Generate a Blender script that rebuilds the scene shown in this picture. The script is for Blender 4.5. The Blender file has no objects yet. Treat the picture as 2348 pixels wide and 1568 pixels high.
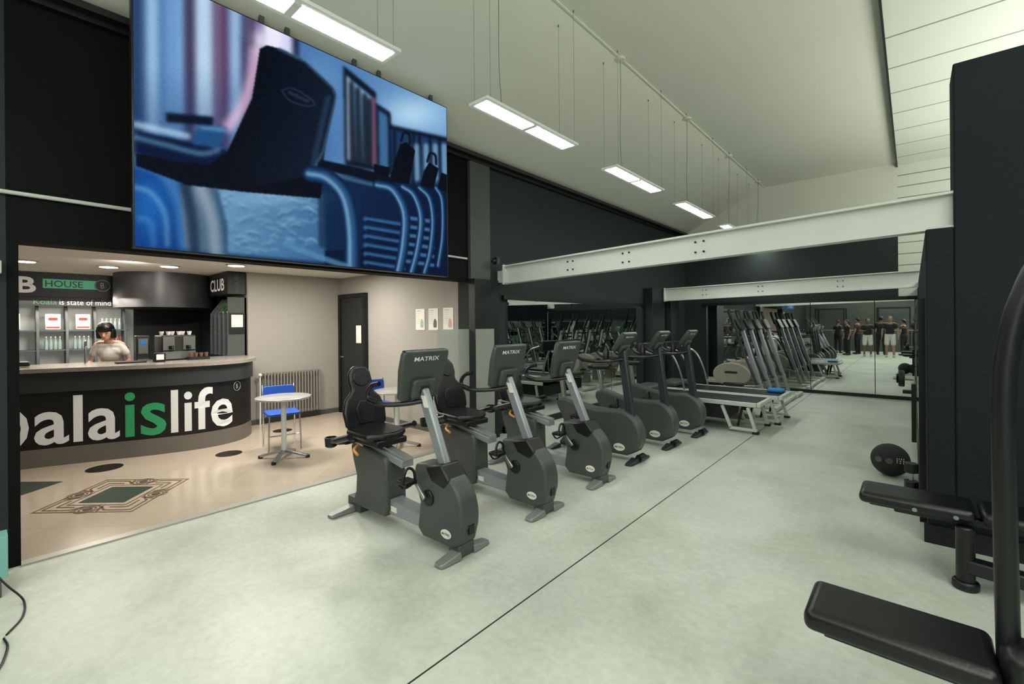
import bpy, bmesh, math, random
import numpy as np
from mathutils import Vector, Matrix
random.seed(4)
SC=bpy.context.scene; COL=SC.collection; PI=math.pi
def R(d): return math.radians(d)
V=Vector
# ---------------- camera model
H0=1.55; F=1050.0; CX=1174.0; CY0=743.0
YAW=R(41.2); ROLL=R(0.5)
FW=V((-math.sin(YAW),math.cos(YAW),0)); RT=V((math.cos(YAW),math.sin(YAW),0)); ZU=V((0,0,1))
CR=RT*math.cos(ROLL)-ZU*math.sin(ROLL); CU=ZU*math.cos(ROLL)+RT*math.sin(ROLL)
CAMP=V((0,0,H0))
def ray(px,py): return FW+CR*((px-CX)/F)+CU*((CY0-py)/F)
def onX(px,py,X): d=ray(px,py); return CAMP+d*(X/d.x)
def onY(px,py,Y): d=ray(px,py); return CAMP+d*(Y/d.y)
def onZ(px,py,Z): d=ray(px,py); return CAMP+d*((Z-H0)/d.z)
cam=bpy.data.objects.new('camera',bpy.data.cameras.new('camera')); COL.objects.link(cam)
cam.data.sensor_width=36; cam.data.lens=36*F/2348; cam.data.shift_y=-(784-CY0)/2348
M=Matrix(((CR.x,CU.x,-FW.x,0),(CR.y,CU.y,-FW.y,0),(CR.z,CU.z,-FW.z,H0),(0,0,0,1)))
cam.matrix_world=M; cam.data.clip_start=.05; SC.camera=cam
SC.view_settings.view_transform='Standard'
SC.view_settings.exposure=.35
# ---------------- materials
def lin(h):
    if isinstance(h,str):
        c=[int(h[i:i+2],16)/255 for i in (0,2,4)]
    else: c=h
    return tuple((x/12.92 if x<=.04045 else ((x+.055)/1.055)**2.4) for x in c)
MT={}
def mat(name,col,rough=.5,metal=0,emit=0,noise=0,nscale=8,bump=0,alpha=1,spec=.5,coat=0):
    m=bpy.data.materials.new(name); m.use_nodes=True; nt=m.node_tree; b=nt.nodes['Principled BSDF']
    c=lin(col)+(1,)
    b.inputs['Base Color'].default_value=c; b.inputs['Roughness'].default_value=rough; b.inputs['Metallic'].default_value=metal
    b.inputs['Specular IOR Level'].default_value=spec
    if coat: b.inputs['Coat Weight'].default_value=coat
    if emit:
        b.inputs['Emission Color'].default_value=c; b.inputs['Emission Strength'].default_value=emit
    if noise or bump:
        tc=nt.nodes.new('ShaderNodeTexCoord'); n=nt.nodes.new('ShaderNodeTexNoise'); n.inputs['Scale'].default_value=nscale; n.inputs['Detail'].default_value=5
        nt.links.new(tc.outputs['Object'],n.inputs['Vector'])
        if noise:
            r=nt.nodes.new('ShaderNodeMapRange'); r.inputs['To Min'].default_value=1-noise; r.inputs['To Max'].default_value=1+noise
            nt.links.new(n.outputs['Fac'],r.inputs['Value'])
            mx=nt.nodes.new('ShaderNodeVectorMath'); mx.operation='SCALE'; mx.inputs[0].default_value=c[:3]
            nt.links.new(r.outputs['Result'],mx.inputs['Scale']); nt.links.new(mx.outputs['Vector'],b.inputs['Base Color'])
        if bump:
            bp=nt.nodes.new('ShaderNodeBump'); bp.inputs['Strength'].default_value=bump; bp.inputs['Distance'].default_value=.01
            nt.links.new(n.outputs['Fac'],bp.inputs['Height']); nt.links.new(bp.outputs['Normal'],b.inputs['Normal'])
    MT[name]=m; return m
mat('wall_black','030505',.85,bump=.15,nscale=60,spec=.25)
mat('wall_dark','2b3231',.85,noise=.06,nscale=3,spec=.3)
mat('wall_mid','4c504c',.8,noise=.05,nscale=3)
mat('wall_beige','9b9890',.85,noise=.04,nscale=2)
mat('pillar_blue','10171f',.75,bump=.35,nscale=70,noise=.08,spec=.3)
mat('ceil_white','d3d5c8',.9,noise=.03,nscale=1.2)
mat('rec_ceil','d8d4cb',.9)
mat('beam_white','d2d5ce',.45,noise=.05,nscale=5)
mat('trim_black','070a0b',.45)
mat('trim_dark','111618',.5)
mat('wire_grey','6a6e69',.5)
mat('metal_edge','b5b5ab',.35,metal=.6)
mat('mirror','e4ebe7',.012,metal=1)
mat('bike_grey','444847',.42,noise=.05,nscale=40)
mat('bike_dark','2a3133',.4)
mat('bike_silver','979da2',.38,metal=.45)
mat('foot_silver','868b8a',.4,metal=.35)
mat('black_plastic','0b0f10',.4)
mat('black_pad','080b0e',.36,bump=.1,nscale=120)
mat('rubber_ball','0c0f11',.6,bump=.8,nscale=160)
mat('screen_dark','0a1016',.15)
mat('white_paint','c3c7c0',.4)
mat('beige_plastic','8f897c',.45)
mat('chrome','c8cccc',.15,metal=1)
mat('steel','a5a9a8',.3,metal=.9)
mat('rail_silver','b4b7b4',.3,metal=.7)
mat('white_letter','dfe1df',.5,emit=.08)
mat('grey_letter','9a9e9c',.5)
mat('green_letter','2f9b62',.5,emit=.05)
mat('green_band','47a87c',.5,emit=.2)
mat('green_dim','1f4f3c',.5)
mat('yellow','d99a3c',.5)
mat('blue_seat','1d52b4',.4)
mat('counter_grey','2e3133',.45,noise=.05,nscale=6)
mat('counter_plinth','7a7670',.4,metal=.3)
mat('board_black','080a0a',.5)
mat('granite','8f8a80',.25,noise=.4,nscale=90)
mat('shelf_grey','50565b',.5)
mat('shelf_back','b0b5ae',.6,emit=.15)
mat('drum_grey','454648',.4,metal=.3)
mat('skin','c9a189',.55); mat('skin_mid','94705e',.6); mat('skin_dark','6d5043',.6)
mat('hair_black','0b0807',.4)
mat('tee_white','d8d6cf',.8); mat('tee_black','0e1013',.8); mat('short_white','bfc2bd',.8); mat('red_cloth','3a1416',.8)
mat('shoe','a8a8a4',.6)
mat('lips','8c4440',.5)
mat('paper','e4e2d8',.7); mat('paper_red','b9302c',.6); mat('paper_green','9dbb98',.7); mat('paper_pink','d3a497',.7); mat('ink','56625f',.7)
mat('clear_bottle','9fb4b2',.15); mat('red_bottle','b0261c',.3); mat('plant','2f6a2e',.6)
mat('radiator','8a8780',.45,metal=.2)
mat('door_dark','1c1f21',.5)
mat('table_top','c2c1be',.2,metal=.4)
mat('teal_glass','7fb8b2',.1)
mat('blue_mat','1e6fb0',.6)
mat('inlay_brown','6e523f',.4); mat('inlay_green','343f38',.35); mat('disc_dark','120f0c',.35)
mat('tube','ffffff',.5,emit=28)
MT['tube'].node_tree.nodes['Principled BSDF'].inputs['Emission Color'].default_value=lin('f8fdf6')+(1,)
mat('spot','ffffff',.5,emit=30)
MT['spot'].node_tree.nodes['Principled BSDF'].inputs['Emission Color'].default_value=lin('ffedd8')+(1,)
mat('diff_rim','c8cfc6',.4,emit=.12)
def glassy():
    m=bpy.data.materials.new('frosted'); m.use_nodes=True; b=m.node_tree.nodes['Principled BSDF']
    b.inputs['Base Color'].default_value=lin('b9bdb6')+(1,); b.inputs['Roughness'].default_value=.3; b.inputs['Alpha'].default_value=.5
    MT['frosted']=m
glassy()
def floor_mat():
    m=bpy.data.materials.new('concrete'); m.use_nodes=True; nt=m.node_tree; b=nt.nodes['Principled BSDF']; N=nt.nodes; L=nt.links
    tc=N.new('ShaderNodeTexCoord')
    def noise(s,d,r=.55,dist=0):
        n=N.new('ShaderNodeTexNoise'); n.inputs['Scale'].default_value=s; n.inputs['Detail'].default_value=d; n.inputs['Roughness'].default_value=r; n.inputs['Distortion'].default_value=dist
        L.new(tc.outputs['Object'],n.inputs['Vector']); return n
    n1=noise(.7,5,.6,.3); n2=noise(22,6,.65); n4=noise(1.1,5,.6,.3)
    a=N.new('ShaderNodeMix'); a.data_type='FLOAT'; a.inputs[0].default_value=.35
    L.new(n1.outputs['Fac'],a.inputs[2]); L.new(n2.outputs['Fac'],a.inputs[3])
    r=N.new('ShaderNodeValToRGB'); r.color_ramp.interpolation='EASE'; r.color_ramp.elements[0].position=.25; r.color_ramp.elements[0].color=lin('a6aba1')+(1,)
    r.color_ramp.elements[1].position=.72; r.color_ramp.elements[1].color=lin('ced2c8')+(1,)
    L.new(a.outputs[0],r.inputs['Fac'])
    st=N.new('ShaderNodeValToRGB'); st.color_ramp.interpolation='EASE'; st.color_ramp.elements[0].position=.45; st.color_ramp.elements[0].color=(1,1,1,1); st.color_ramp.elements[1].position=.8; st.color_ramp.elements[1].color=(.72,.74,.66,1)
    L.new(n4.outputs['Fac'],st.inputs['Fac'])
    mx=N.new('ShaderNodeMix'); mx.data_type='RGBA'; mx.blend_type='MULTIPLY'; mx.inputs[0].default_value=1
    L.new(r.outputs['Color'],mx.inputs[6]); L.new(st.outputs['Color'],mx.inputs[7]); L.new(mx.outputs[2],b.inputs['Base Color'])
    b.inputs['Roughness'].default_value=.40
    b.inputs['Specular IOR Level'].default_value=.38
    MT['concrete']=m
floor_mat()
def tile_mat():
    m=bpy.data.materials.new('peach_tile'); m.use_nodes=True; nt=m.node_tree; b=nt.nodes['Principled BSDF']; N=nt.nodes; L=nt.links
    tc=N.new('ShaderNodeTexCoord'); mp=N.new('ShaderNodeMapping'); mp.inputs['Rotation'].default_value=(0,0,R(45))
    br=N.new('ShaderNodeTexBrick'); br.offset=0; br.inputs['Scale'].default_value=1; br.inputs['Brick Width'].default_value=.42; br.inputs['Row Height'].default_value=.42
    br.inputs['Mortar Size'].default_value=.002; br.inputs['Color1'].default_value=lin('bbad9b')+(1,); br.inputs['Color2'].default_value=lin('b6a795')+(1,); br.inputs['Mortar'].default_value=lin('9e9182')+(1,)
    L.new(tc.outputs['Object'],mp.inputs['Vector']); L.new(mp.outputs['Vector'],br.inputs['Vector']); L.new(br.outputs['Color'],b.inputs['Base Color'])
    b.inputs['Roughness'].default_value=.18
    MT['peach_tile']=m
tile_mat()
def groove_mat(name,swap):
    m=bpy.data.materials.new(name); m.use_nodes=True; nt=m.node_tree; b=nt.nodes['Principled BSDF']; N=nt.nodes; L=nt.links
    tc=N.new('ShaderNodeTexCoord'); mp=N.new('ShaderNodeMapping'); mp.inputs['Rotation'].default_value=(R(-90) if swap else 0,0,0); mp.inputs['Location'].default_value=(1.1,0,0)
    br=N.new('ShaderNodeTexBrick'); br.offset=0; br.inputs['Scale'].default_value=1; br.inputs['Brick Width'].default_value=2.5; br.inputs['Row Height'].default_value=.22 if swap else .8
    br.inputs['Mortar Size'].default_value=.009 if swap else .014; br.inputs['Mortar Smooth'].default_value=0; br.inputs['Color1'].default_value=lin('d3d7cc')+(1,); br.inputs['Color2'].default_value=lin('ced3c7')+(1,); br.inputs['Mortar'].default_value=lin('7f847c')+(1,)
    L.new(tc.outputs['Object'],mp.inputs['Vector']); L.new(mp.outputs['Vector'],br.inputs['Vector']); L.new(br.outputs['Color'],b.inputs['Base Color']); b.inputs['Roughness'].default_value=.7
    MT[name]=m
groove_mat('ceil_panels',False); groove_mat('wall_panels',True)
# ---------------- mesh builder
def catmull(pts,k=6):
    pts=[V(p) for p in pts]; out=[]
    P=[pts[0]*2-pts[1]]+pts+[pts[-1]*2-pts[-2]]
    for i in range(1,len(P)-2):
        for j in range(k):
            t=j/k; a,b,c,d=P[i-1],P[i],P[i+1],P[i+2]
            out.append(.5*((2*b)+(c-a)*t+(2*a-5*b+4*c-d)*t*t+(3*b-a-3*c+d)*t**3))
    out.append(pts[-1]); return out
def rrect(w,h,r,n=4):
    o=[]
    for cx,cy,a0 in ((w/2-r,h/2-r,0),(-w/2+r,h/2-r,90),(-w/2+r,-h/2+r,180),(w/2-r,-h/2+r,270)):
        for k in range(n+1):
            a=R(a0+90*k/n); o.append((cx+r*math.cos(a),cy+r*math.sin(a)))
    return o
def ell(rx,ry,n=24,cx=0,cy=0): return [(cx+rx*math.cos(2*PI*k/n),cy+ry*math.sin(2*PI*k/n)) for k in range(n)]
class MB:
    def __init__(s): s.v=[]; s.f=[]
    def add(s,vs,fs):
        n=len(s.v); s.v+=[tuple(v) for v in vs]; s.f+=[[i+n for i in f] for f in fs]; return s
    def box(s,c,z,rot=None):
        hx,hy,hz=z[0]/2,z[1]/2,z[2]/2; vs=[V((x,y,w)) for x in(-hx,hx) for y in(-hy,hy) for w in(-hz,hz)]
        if rot: vs=[rot@v for v in vs]
        vs=[v+V(c) for v in vs]
        return s.add(vs,[(0,1,3,2),(4,6,7,5),(0,4,5,1),(2,3,7,6),(0,2,6,4),(1,5,7,3)])
    def bx(s,x0,x1,y0,y1,z0,z1): return s.box(((x0+x1)/2,(y0+y1)/2,(z0+z1)/2),(abs(x1-x0),abs(y1-y0),abs(z1-z0)))
    def bar(s,p0,p1,w,h,up=(0,0,1)):
        p0=V(p0);p1=V(p1); d=(p1-p0).normalized(); l=d.cross(V(up)).normalized(); u=l.cross(d)
        vs=[p+l*(w/2*a)+u*(h/2*b) for p in(p0,p1) for a in(-1,1) for b in(-1,1)]
        return s.add(vs,[(0,1,3,2),(4,6,7,5),(0,4,5,1),(2,3,7,6),(0,2,6,4),(1,5,7,3)])
    def cyl(s,p0,p1,r0,r1=None,n=16):
        return s.tube([p0,p1],[r0,r0 if r1 is None else r1],n)
    def tube(s,pts,r,n=10,k=0):
        if k: pts=catmull(pts,k)
        pts=[V(p) for p in pts]; m=len(pts)
        rs=r if isinstance(r,(list,tuple)) else [r]*m
        if len(rs)!=m: rs=[rs[0]+(rs[-1]-rs[0])*i/(m-1) for i in range(m)]
        vs=[];pu=None
        for i,p in enumerate(pts):
            t=(pts[min(i+1,m-1)]-pts[max(i-1,0)]).normalized()
            if pu is None: pu=t.orthogonal().normalized()
            pu=(pu-t*pu.dot(t)).normalized(); w=t.cross(pu)
            for j in range(n):
                a=2*PI*j/n; vs.append(p+(pu*math.cos(a)+w*math.sin(a))*rs[i])
        fs=[(i*n+j,i*n+(j+1)%n,(i+1)*n+(j+1)%n,(i+1)*n+j) for i in range(m-1) for j in range(n)]
        fs+=[tuple(range(n))[::-1],tuple((m-1)*n+j for j in range(n))]
        return s.add(vs,fs)
    def slab(s,poly,o,ux,uy,th):
        o=V(o);ux=V(ux).normalized();uy=V(uy).normalized();n=ux.cross(uy).normalized(); k=len(poly)
        vs=[o+ux*a+uy*b for a,b in poly]+[o+ux*a+uy*b+n*th for a,b in poly]
        return s.add(vs,[tuple(range(k))[::-1],tuple(range(k,2*k))]+[(i,(i+1)%k,k+(i+1)%k,k+i) for i in range(k)])
    def prism(s,poly,y0,y1): return s.slab(poly,(0,y1,0),(1,0,0),(0,0,1),y1-y0)
    def sph(s,c,r,u=16,w=10,rot=None):
        if not isinstance(r,(list,tuple)): r=(r,r,r)
        c=V(c); vs=[V((0,0,r[2]))]
        for i in range(1,w):
            a=PI*i/w
            for j in range(u): b=2*PI*j/u; vs.append(V((r[0]*math.sin(a)*math.cos(b),r[1]*math.sin(a)*math.sin(b),r[2]*math.cos(a))))
        vs.append(V((0,0,-r[2]))); L=len(vs)-1
        fs=[(0,1+j,1+(j+1)%u) for j in range(u)]
        for i in range(w-2):
            for j in range(u): fs.append((1+i*u+j,1+(i+1)*u+j,1+(i+1)*u+(j+1)%u,1+i*u+(j+1)%u))
        fs+=[(L,1+(w-2)*u+(j+1)%u,1+(w-2)*u+j) for j in range(u)]
        if rot: vs=[rot@v for v in vs]
        return s.add([v+c for v in vs],fs)
    def lathe(s,prof,c=(0,0,0),n=20):
        c=V(c); m=len(prof); vs=[c+V((r*math.cos(2*PI*j/n),r*math.sin(2*PI*j/n),z)) for r,z in prof for j in range(n)]
        fs=[(i*n+j,i*n+(j+1)%n,(i+1)*n+(j+1)%n,(i+1)*n+j) for i in range(m-1) for j in range(n)]
        fs+=[tuple(range(n))[::-1],tuple((m-1)*n+j for j in range(n))]
        return s.add(vs,fs)
    def ring(s,c,r0,r1,z,n=28):
        vs=[(c[0]+r*math.cos(2*PI*j/n),c[1]+r*math.sin(2*PI*j/n),z) for r in(r0,r1) for j in range(n)]
        return s.add(vs,[(j,(j+1)%n,n+(j+1)%n,n+j) for j in range(n)])
    def cap(s,p0,p1,r0,r1): s.tube([p0,p1],[r0,r1],12); s.sph(p0,r0,12,8); s.sph(p1,r1,12,8); return s
    def build(s,name,m,parent=None,bev=0,seg=2,ang=35,sub=0):
        me=bpy.data.meshes.new(name); me.from_pydata(s.v,[],s.f); me.update()
        b=bmesh.new(); b.from_mesh(me); bmesh.ops.recalc_face_normals(b,faces=b.faces); b.to_mesh(me); b.free()
        for p in me.polygons: p.use_smooth=True
        me.set_sharp_from_angle(angle=R(ang))
        me.materials.append(MT[m]); o=bpy.data.objects.new(name,me); COL.objects.link(o)
        if parent: o.parent=parent
        if bev:
            md=o.modifiers.new('bevel','BEVEL'); md.width=bev; md.segments=seg; md.limit_method='ANGLE'; md.angle_limit=R(40); md.harden_normals=False
        return o
def tag(o,label,cat,group=None,kind=None):
    o['label']=label; o['category']=cat
    if group:o['group']=group
    if kind:o['kind']=kind
    return o
def thing(name,label,cat,loc=(0,0,0),rz=0,group=None):
    o=bpy.data.objects.new(name,None); COL.objects.link(o); o.location=loc; o.rotation_euler=(0,0,rz); o.empty_display_size=.1
    return tag(o,label,cat,group)
def copytree(o,parent=None,loc=None,rz=None,label=None):
    c=o.copy(); COL.objects.link(c)
    if parent is not None: c.parent=parent
    if loc is not None: c.location=loc
    if rz is not None: c.rotation_euler=(0,0,rz)
    if label: c['label']=label
    for ch in list(o.children): copytree(ch,c)
    return c
def struct(name,mb,m,label=None,**k):
    o=mb.build(name,m,**k); o['kind']='structure'
    if label: o['label']=label
    return o
def textmesh(s,bold=0.0):
    cu=bpy.data.curves.new('t','FONT'); cu.body=s; cu.size=1; cu.offset=bold; cu.resolution_u=3
    o=bpy.data.objects.new('t',cu); COL.objects.link(o); bpy.context.view_layer.update()
    dg=bpy.context.evaluated_depsgraph_get(); me=bpy.data.meshes.new_from_object(o.evaluated_get(dg))
    vs=[(v.co.x,v.co.y) for v in me.vertices]; fs=[tuple(p.vertices) for p in me.polygons]
    bpy.data.objects.remove(o); bpy.data.meshes.remove(me)
    xs=[v[0] for v in vs]; ys=[v[1] for v in vs]; x0,x1,y0,y1=min(xs),max(xs),min(ys),max(ys)
    return [((x-x0)/(x1-x0),(y-y0)/(y1-y0)) for x,y in vs],fs
def text(s,name,m,parent,o,ux,uy,w,h,bold=.01):
    vs,fs=textmesh(s,bold); o=V(o);ux=V(ux).normalized();uy=V(uy).normalized()
    mb=MB(); mb.add([o+ux*(a*w)+uy*(b*h) for a,b in vs],fs)
    me=bpy.data.meshes.new(name); me.from_pydata(mb.v,[],mb.f); me.materials.append(MT[m])
    ob=bpy.data.objects.new(name,me); COL.objects.link(ob)
    if parent: ob.parent=parent
    return ob
# ================= SETTING
WX=-4.4; FY=11.8; CZ=4.65
struct('floor',MB().bx(WX,5.2,-6,FY,-.1,0),'concrete')
struct('trim_1',MB().bx(-1.654,-1.646,-6,FY,0,.0015),'trim_dark','thin dark expansion joint running along the concrete floor')
struct('floor_reception',MB().bx(-10.4,WX,-1.2,4.4,-.1,0),'peach_tile')
struct('trim_2',MB().bx(WX-.05,WX+.03,.13,4.16,0,.012),'metal_edge','metal threshold strip between tile and concrete')
struct('wall_left',MB().bx(WX-.2,WX,-6,.075,0,3.85).bx(WX-.2,WX,4.16,FY,0,3.85),'wall_dark')
struct('wall_left_header',MB().bx(WX-.2,WX,.075,4.16,2.12,3.85).bx(WX-.2,WX,.075,.13,0,2.12),'wall_black')
struct('wall_left_pilaster',MB().bx(WX,WX+.05,4.16,4.53,2.15,3.76),'wall_mid')
struct('wall_left_post',MB().bx(WX,WX+.12,4.16,4.62,0,2.15),'trim_dark',bev=.005)
struct('wall_left_post_rear',MB().bx(WX,WX+.22,9.35,9.95,0,2.3).bx(WX,WX+.15,10.5,11.0,0,2.2),'trim_dark',bev=.005)
struct('trim_3',MB().bx(WX,WX+.14,-2,FY,3.74,3.79).bx(WX,WX+.06,-2,FY,3.70,3.74),'trim_black','dark ledge along the top of the left wall')
struct('wall_far',MB().bx(-4.6,-.21,FY,FY+.2,0,3.8),'wall_dark')
struct('wall_far_upper',MB().bx(-4.6,-.21,FY,FY+.2,3.8,CZ+.2),'ceil_white')
o=struct('wall_far_panels',MB().bx(-.21,5.2,0,.2,0,4.8),'wall_panels'); o.location=(0,FY,0)
struct('wall_back',MB().bx(-4.6,5.4,-6.2,-6,0,5),'wall_mid')
struct('wall_right_far',MB().bx(5.2,5.4,-6.2,FY,0,5),'wall_mid')
struct('wall_right',MB().bx(.07,.22,4.5,FY,0,2.18),'pillar_blue')
struct('wall_right_pier',MB().bx(.07,.215,4.34,4.7,0,2.19).bx(.215,3.2,4.34,4.7,0,3.3),'pillar_blue',bev=.01)
struct('baseboard_right',MB().bx(.05,3.2,4.31,4.34,0,.13),'trim_black')
struct('trim_4',MB().bx(.03,.07,4.72,4.9,0,1.72).bx(.03,.07,4.9,11.6,1.64,1.72).bx(.03,.07,4.9,11.6,0,.06),'trim_black','black frame of the mirror on the right wall')
struct('trim_5',MB().bx(.04,.069,4.9,11.6,.06,1.64),'mirror','tall mirror fixed on the right partition')
struct('ceiling_slope',MB().slab([(0,0),(math.hypot(1.85,.85),0),(math.hypot(1.85,.85),.08),(0,.08)],(WX,FY,3.8),(1.85,0,.85),(-.85,0,1.85),FY+6),'ceil_white')
struct('ceiling',MB().bx(-2.55,-.2,-6,FY,CZ,CZ+.1),'ceil_white')
o=struct('ceiling_panels',MB().bx(-.21,5.2,-6,FY,0,.1),'ceil_panels'); o.location=(0,0,4.6)
struct('trim_6',MB().bx(-.225,-.205,-6,FY,4.57,4.66),'trim_dark','dark edge strip of the panelled ceiling')
def mframe(n,a0,a1,axis):
    m=MB()
    if axis=='l': m.bx(WX,WX+.05,a0,a1,0,.09).bx(WX,WX+.05,a0,a1,1.9,1.96)
    else: m.bx(a0,a1,FY-.05,FY,0,.07).bx(a0,a1,FY-.05,FY,1.96,2.03)
    struct('trim_%d'%n,m,'trim_black','black strip framing the wall mirrors')
mframe(7,4.8,9.35,'l'); mframe(8,-3.95,.07,'f')
ed=[4.9,6.54,7.9,9.24]
k=0
for a,b in zip(ed[:-1],ed[1:]):
    nm=['nearest the white beam end','in the middle of the left wall','beside the dark far post'][k]
    tag(MB().bx(WX+.005,WX+.025,a+.006,b-.006,.09,1.9).build('wall_mirror','mirror'),'large frameless mirror panel on the left wall, '+nm,'mirror','left wall mirrors'); k+=1
tag(MB().bx(WX+.005,WX+.025,9.99,10.46,.09,1.9).build('wall_mirror','mirror'),'narrow mirror panel between two dark posts on the left wall','mirror','left wall mirrors')
ed=[-3.88,-2.78,-1.68,-.58,.03]; k=0
for a,b in zip(ed[:-1],ed[1:]):
    nm=['leftmost, behind the upright machines','second from the left','third from the left, reflecting standing people','narrow one at the right corner'][k]
    tag(MB().bx(a+.006,b-.006,FY-.025,FY-.005,.07,1.96).build('wall_mirror','mirror'),'tall mirror panel on the far wall, '+nm,'mirror','far wall mirrors'); k+=1
def beam(name,label,P0,P1,h,fl,bolts):
    P0=V(P0);P1=V(P1);t=thing(name,label,'beam',(P0+P1)/2)
    c=(P0+P1)/2; a=P0-c;b=P1-c;u=V((0,0,1))
    MB().bar(a,b,.02,h).bar(a+u*h/2,b+u*h/2,fl,.018).bar(a-u*h/2,b-u*h/2,fl,.018).build('beam_body','beam_white',t)
    d=(b-a).normalized(); L=(b-a).length
    for s in bolts:
        for dx in(-.04,.04):
            for dz in(-.05,.05):
                p=a+d*(s*L+dx)+u*dz; MB().cyl(p+V((0,-.01,0)),p+V((0,-.022,0)),.010,n=10).build('bolt_head','trim_dark',t)
    MB().box(a+V((0,-.03,0)),(.02,.1,h*1.15)).box(a-d*.06+V((0,0,-.02)),(.16,.08,h*.7)).build('end_bracket','beam_white',t)
    return t
beam('ceiling_beam','long white steel beam nearest the camera, spanning from dark post to pillar',(-4.25,4.75,2.235),(.25,4.42,2.315),.235,.12,[.25,.42,.60])
beam('ceiling_beam','white steel beam further back above the far mirrors',(-4.15,9.95,2.17),(.1,9.95,2.23),.26,.12,[.2,.45,.75])
tag(MB().cyl((-4.382,-2,2.44),(-4.382,4.12,2.41),.014).build('conduit_pipe','white_paint'),'thin white pipe running along the left wall behind the screen','pipe')
tag(MB().bx(-4.27,-4.2,4.5,4.56,2.36,2.45).cyl((-4.23,4.5,2.41),(-4.23,4.44,2.39),.022).build('security_camera','trim_black'),'small dark camera box above the left end of the white beam','camera')
tag(MB().bx(-4.398,-4.33,-.02,.055,1.9,1.98).build('wall_box','white_paint',bev=.004),'small white box on the wall at the left edge','box')
# ---------- pendant lights
def pendant(label,yc):
    t=thing('pendant_light',label,'light',(-2.6,yc,3.33),0,'row of hanging fluorescent lights')
    L=1.30; W=.105
    MB().bx(-W,W,-L/2,L/2,.006,.016).bx(-W,-W+.035,-L/2,L/2,-.006,.006).bx(W-.035,W,-L/2,L/2,-.006,.006).bx(-W+.035,W-.035,-L/2,-L/2+.03,-.006,.006).bx(-W+.035,W-.035,L/2-.03,L/2,-.006,.006).bx(-W+.035,W-.035,-.022,.022,-.012,.006).bx(-.04,.04,-L/2+.1,L/2-.1,.016,.045).build('frame','diff_rim',t,bev=.002)
    for s in(-1,1): MB().bx(-W+.035,W-.035,min(s*.023,s*(L/2-.031)),max(s*.023,s*(L/2-.031)),-.008,.005).build('diffuser','tube',t)
    for a in(-1,1):
        for b in(-1,1):
            x=.09*a; zc=(CZ if -2.6+x>-2.55 else CZ-(-2.55+2.6-x)*.46)-3.33
            MB().cyl((x,b*.60,.016),(x,b*.60,zc),.0014,n=6).cyl((x,b*.60,zc-.02),(x,b*.60,zc),.007,n=8).build('suspension_wire','wire_grey',t)
    MB().tube([(.03,-.4,.03),(.02,-.42,.4),(.05,-.45,.9),(.05,-.46,1.3)],.003,8,4).build('power_cord','wire_grey',t)
    MB().lathe([(.055,1.285),(.06,1.3),(.05,1.32)],(.05,-.46,0)).build('ceiling_rose','ceil_white',t)
names=['nearest hanging light, partly above the frame beside the big screen','second hanging light, right of the big screen','third hanging light from the front, in mid-air over the bikes','fourth hanging light, small in the distance','fifth hanging light just above the white beam','sixth hanging light hidden past the white beam']
for i,n in enumerate(names): pendant('long white fluorescent fixture, '+n,1.13+2.1*i)
pendant('long white fluorescent fixture behind the viewer in the same row',-.97)
tag(MB().bx(-2.56,-2.54,-6,FY-.02,CZ-.018,CZ).build('ceiling_track','ceil_white'),'slim cable rail running along the ceiling above the hanging lights','rail')
for x,ys in((2.0,(-4,-1,2,6,9)),(-1.2,(-4.5,))):
    for y in ys:
        t=thing('added_strip_light','added long white strip light at right or behind, outside the view','light',(x,y,4.2),0,'added strip lights outside the view')  # unseen glowing fixtures added to light the right and rear of the room
        MB().bx(-.15,.15,-.75,.75,.0,.06).build('frame','diff_rim',t); MB().bx(-.12,.12,-.72,.72,-.01,0).build('diffuser','tube',t)
def area(name,loc,size,e,col,rot=(0,0,0),sy=None):
    l=bpy.data.lights.new(name,'AREA'); l.energy=e; l.color=lin(col); l.size=size
    if sy: l.shape='RECTANGLE'; l.size_y=sy
    o=bpy.data.objects.new(name,l); COL.objects.link(o); o.location=loc; o.rotation_euler=rot
    return o
area('fill_behind',(1.8,-4.5,3.6),3.5,150,'f6fcf6',(R(50),0,R(12)))  # unseen fill light added behind the viewer to brighten the room
area('ceiling_fill_near',(2.6,.5,2.7),2.5,175,'fbfdf2',(PI,0,0),5)  # added fill aimed upward to brighten the ceiling, not a fixture of the gym
area('ceiling_fill_far',(2.6,8,2.5),3,195,'fbfdf2',(PI,0,0),5.5)  # same added ceiling fill, hidden behind the pier
area('ceiling_fill_back',(-1.5,-3.9,2.6),2.6,130,'fbfdf2',(PI,0,0),2.6)  # added upward fill for the ceiling behind the viewer
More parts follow.
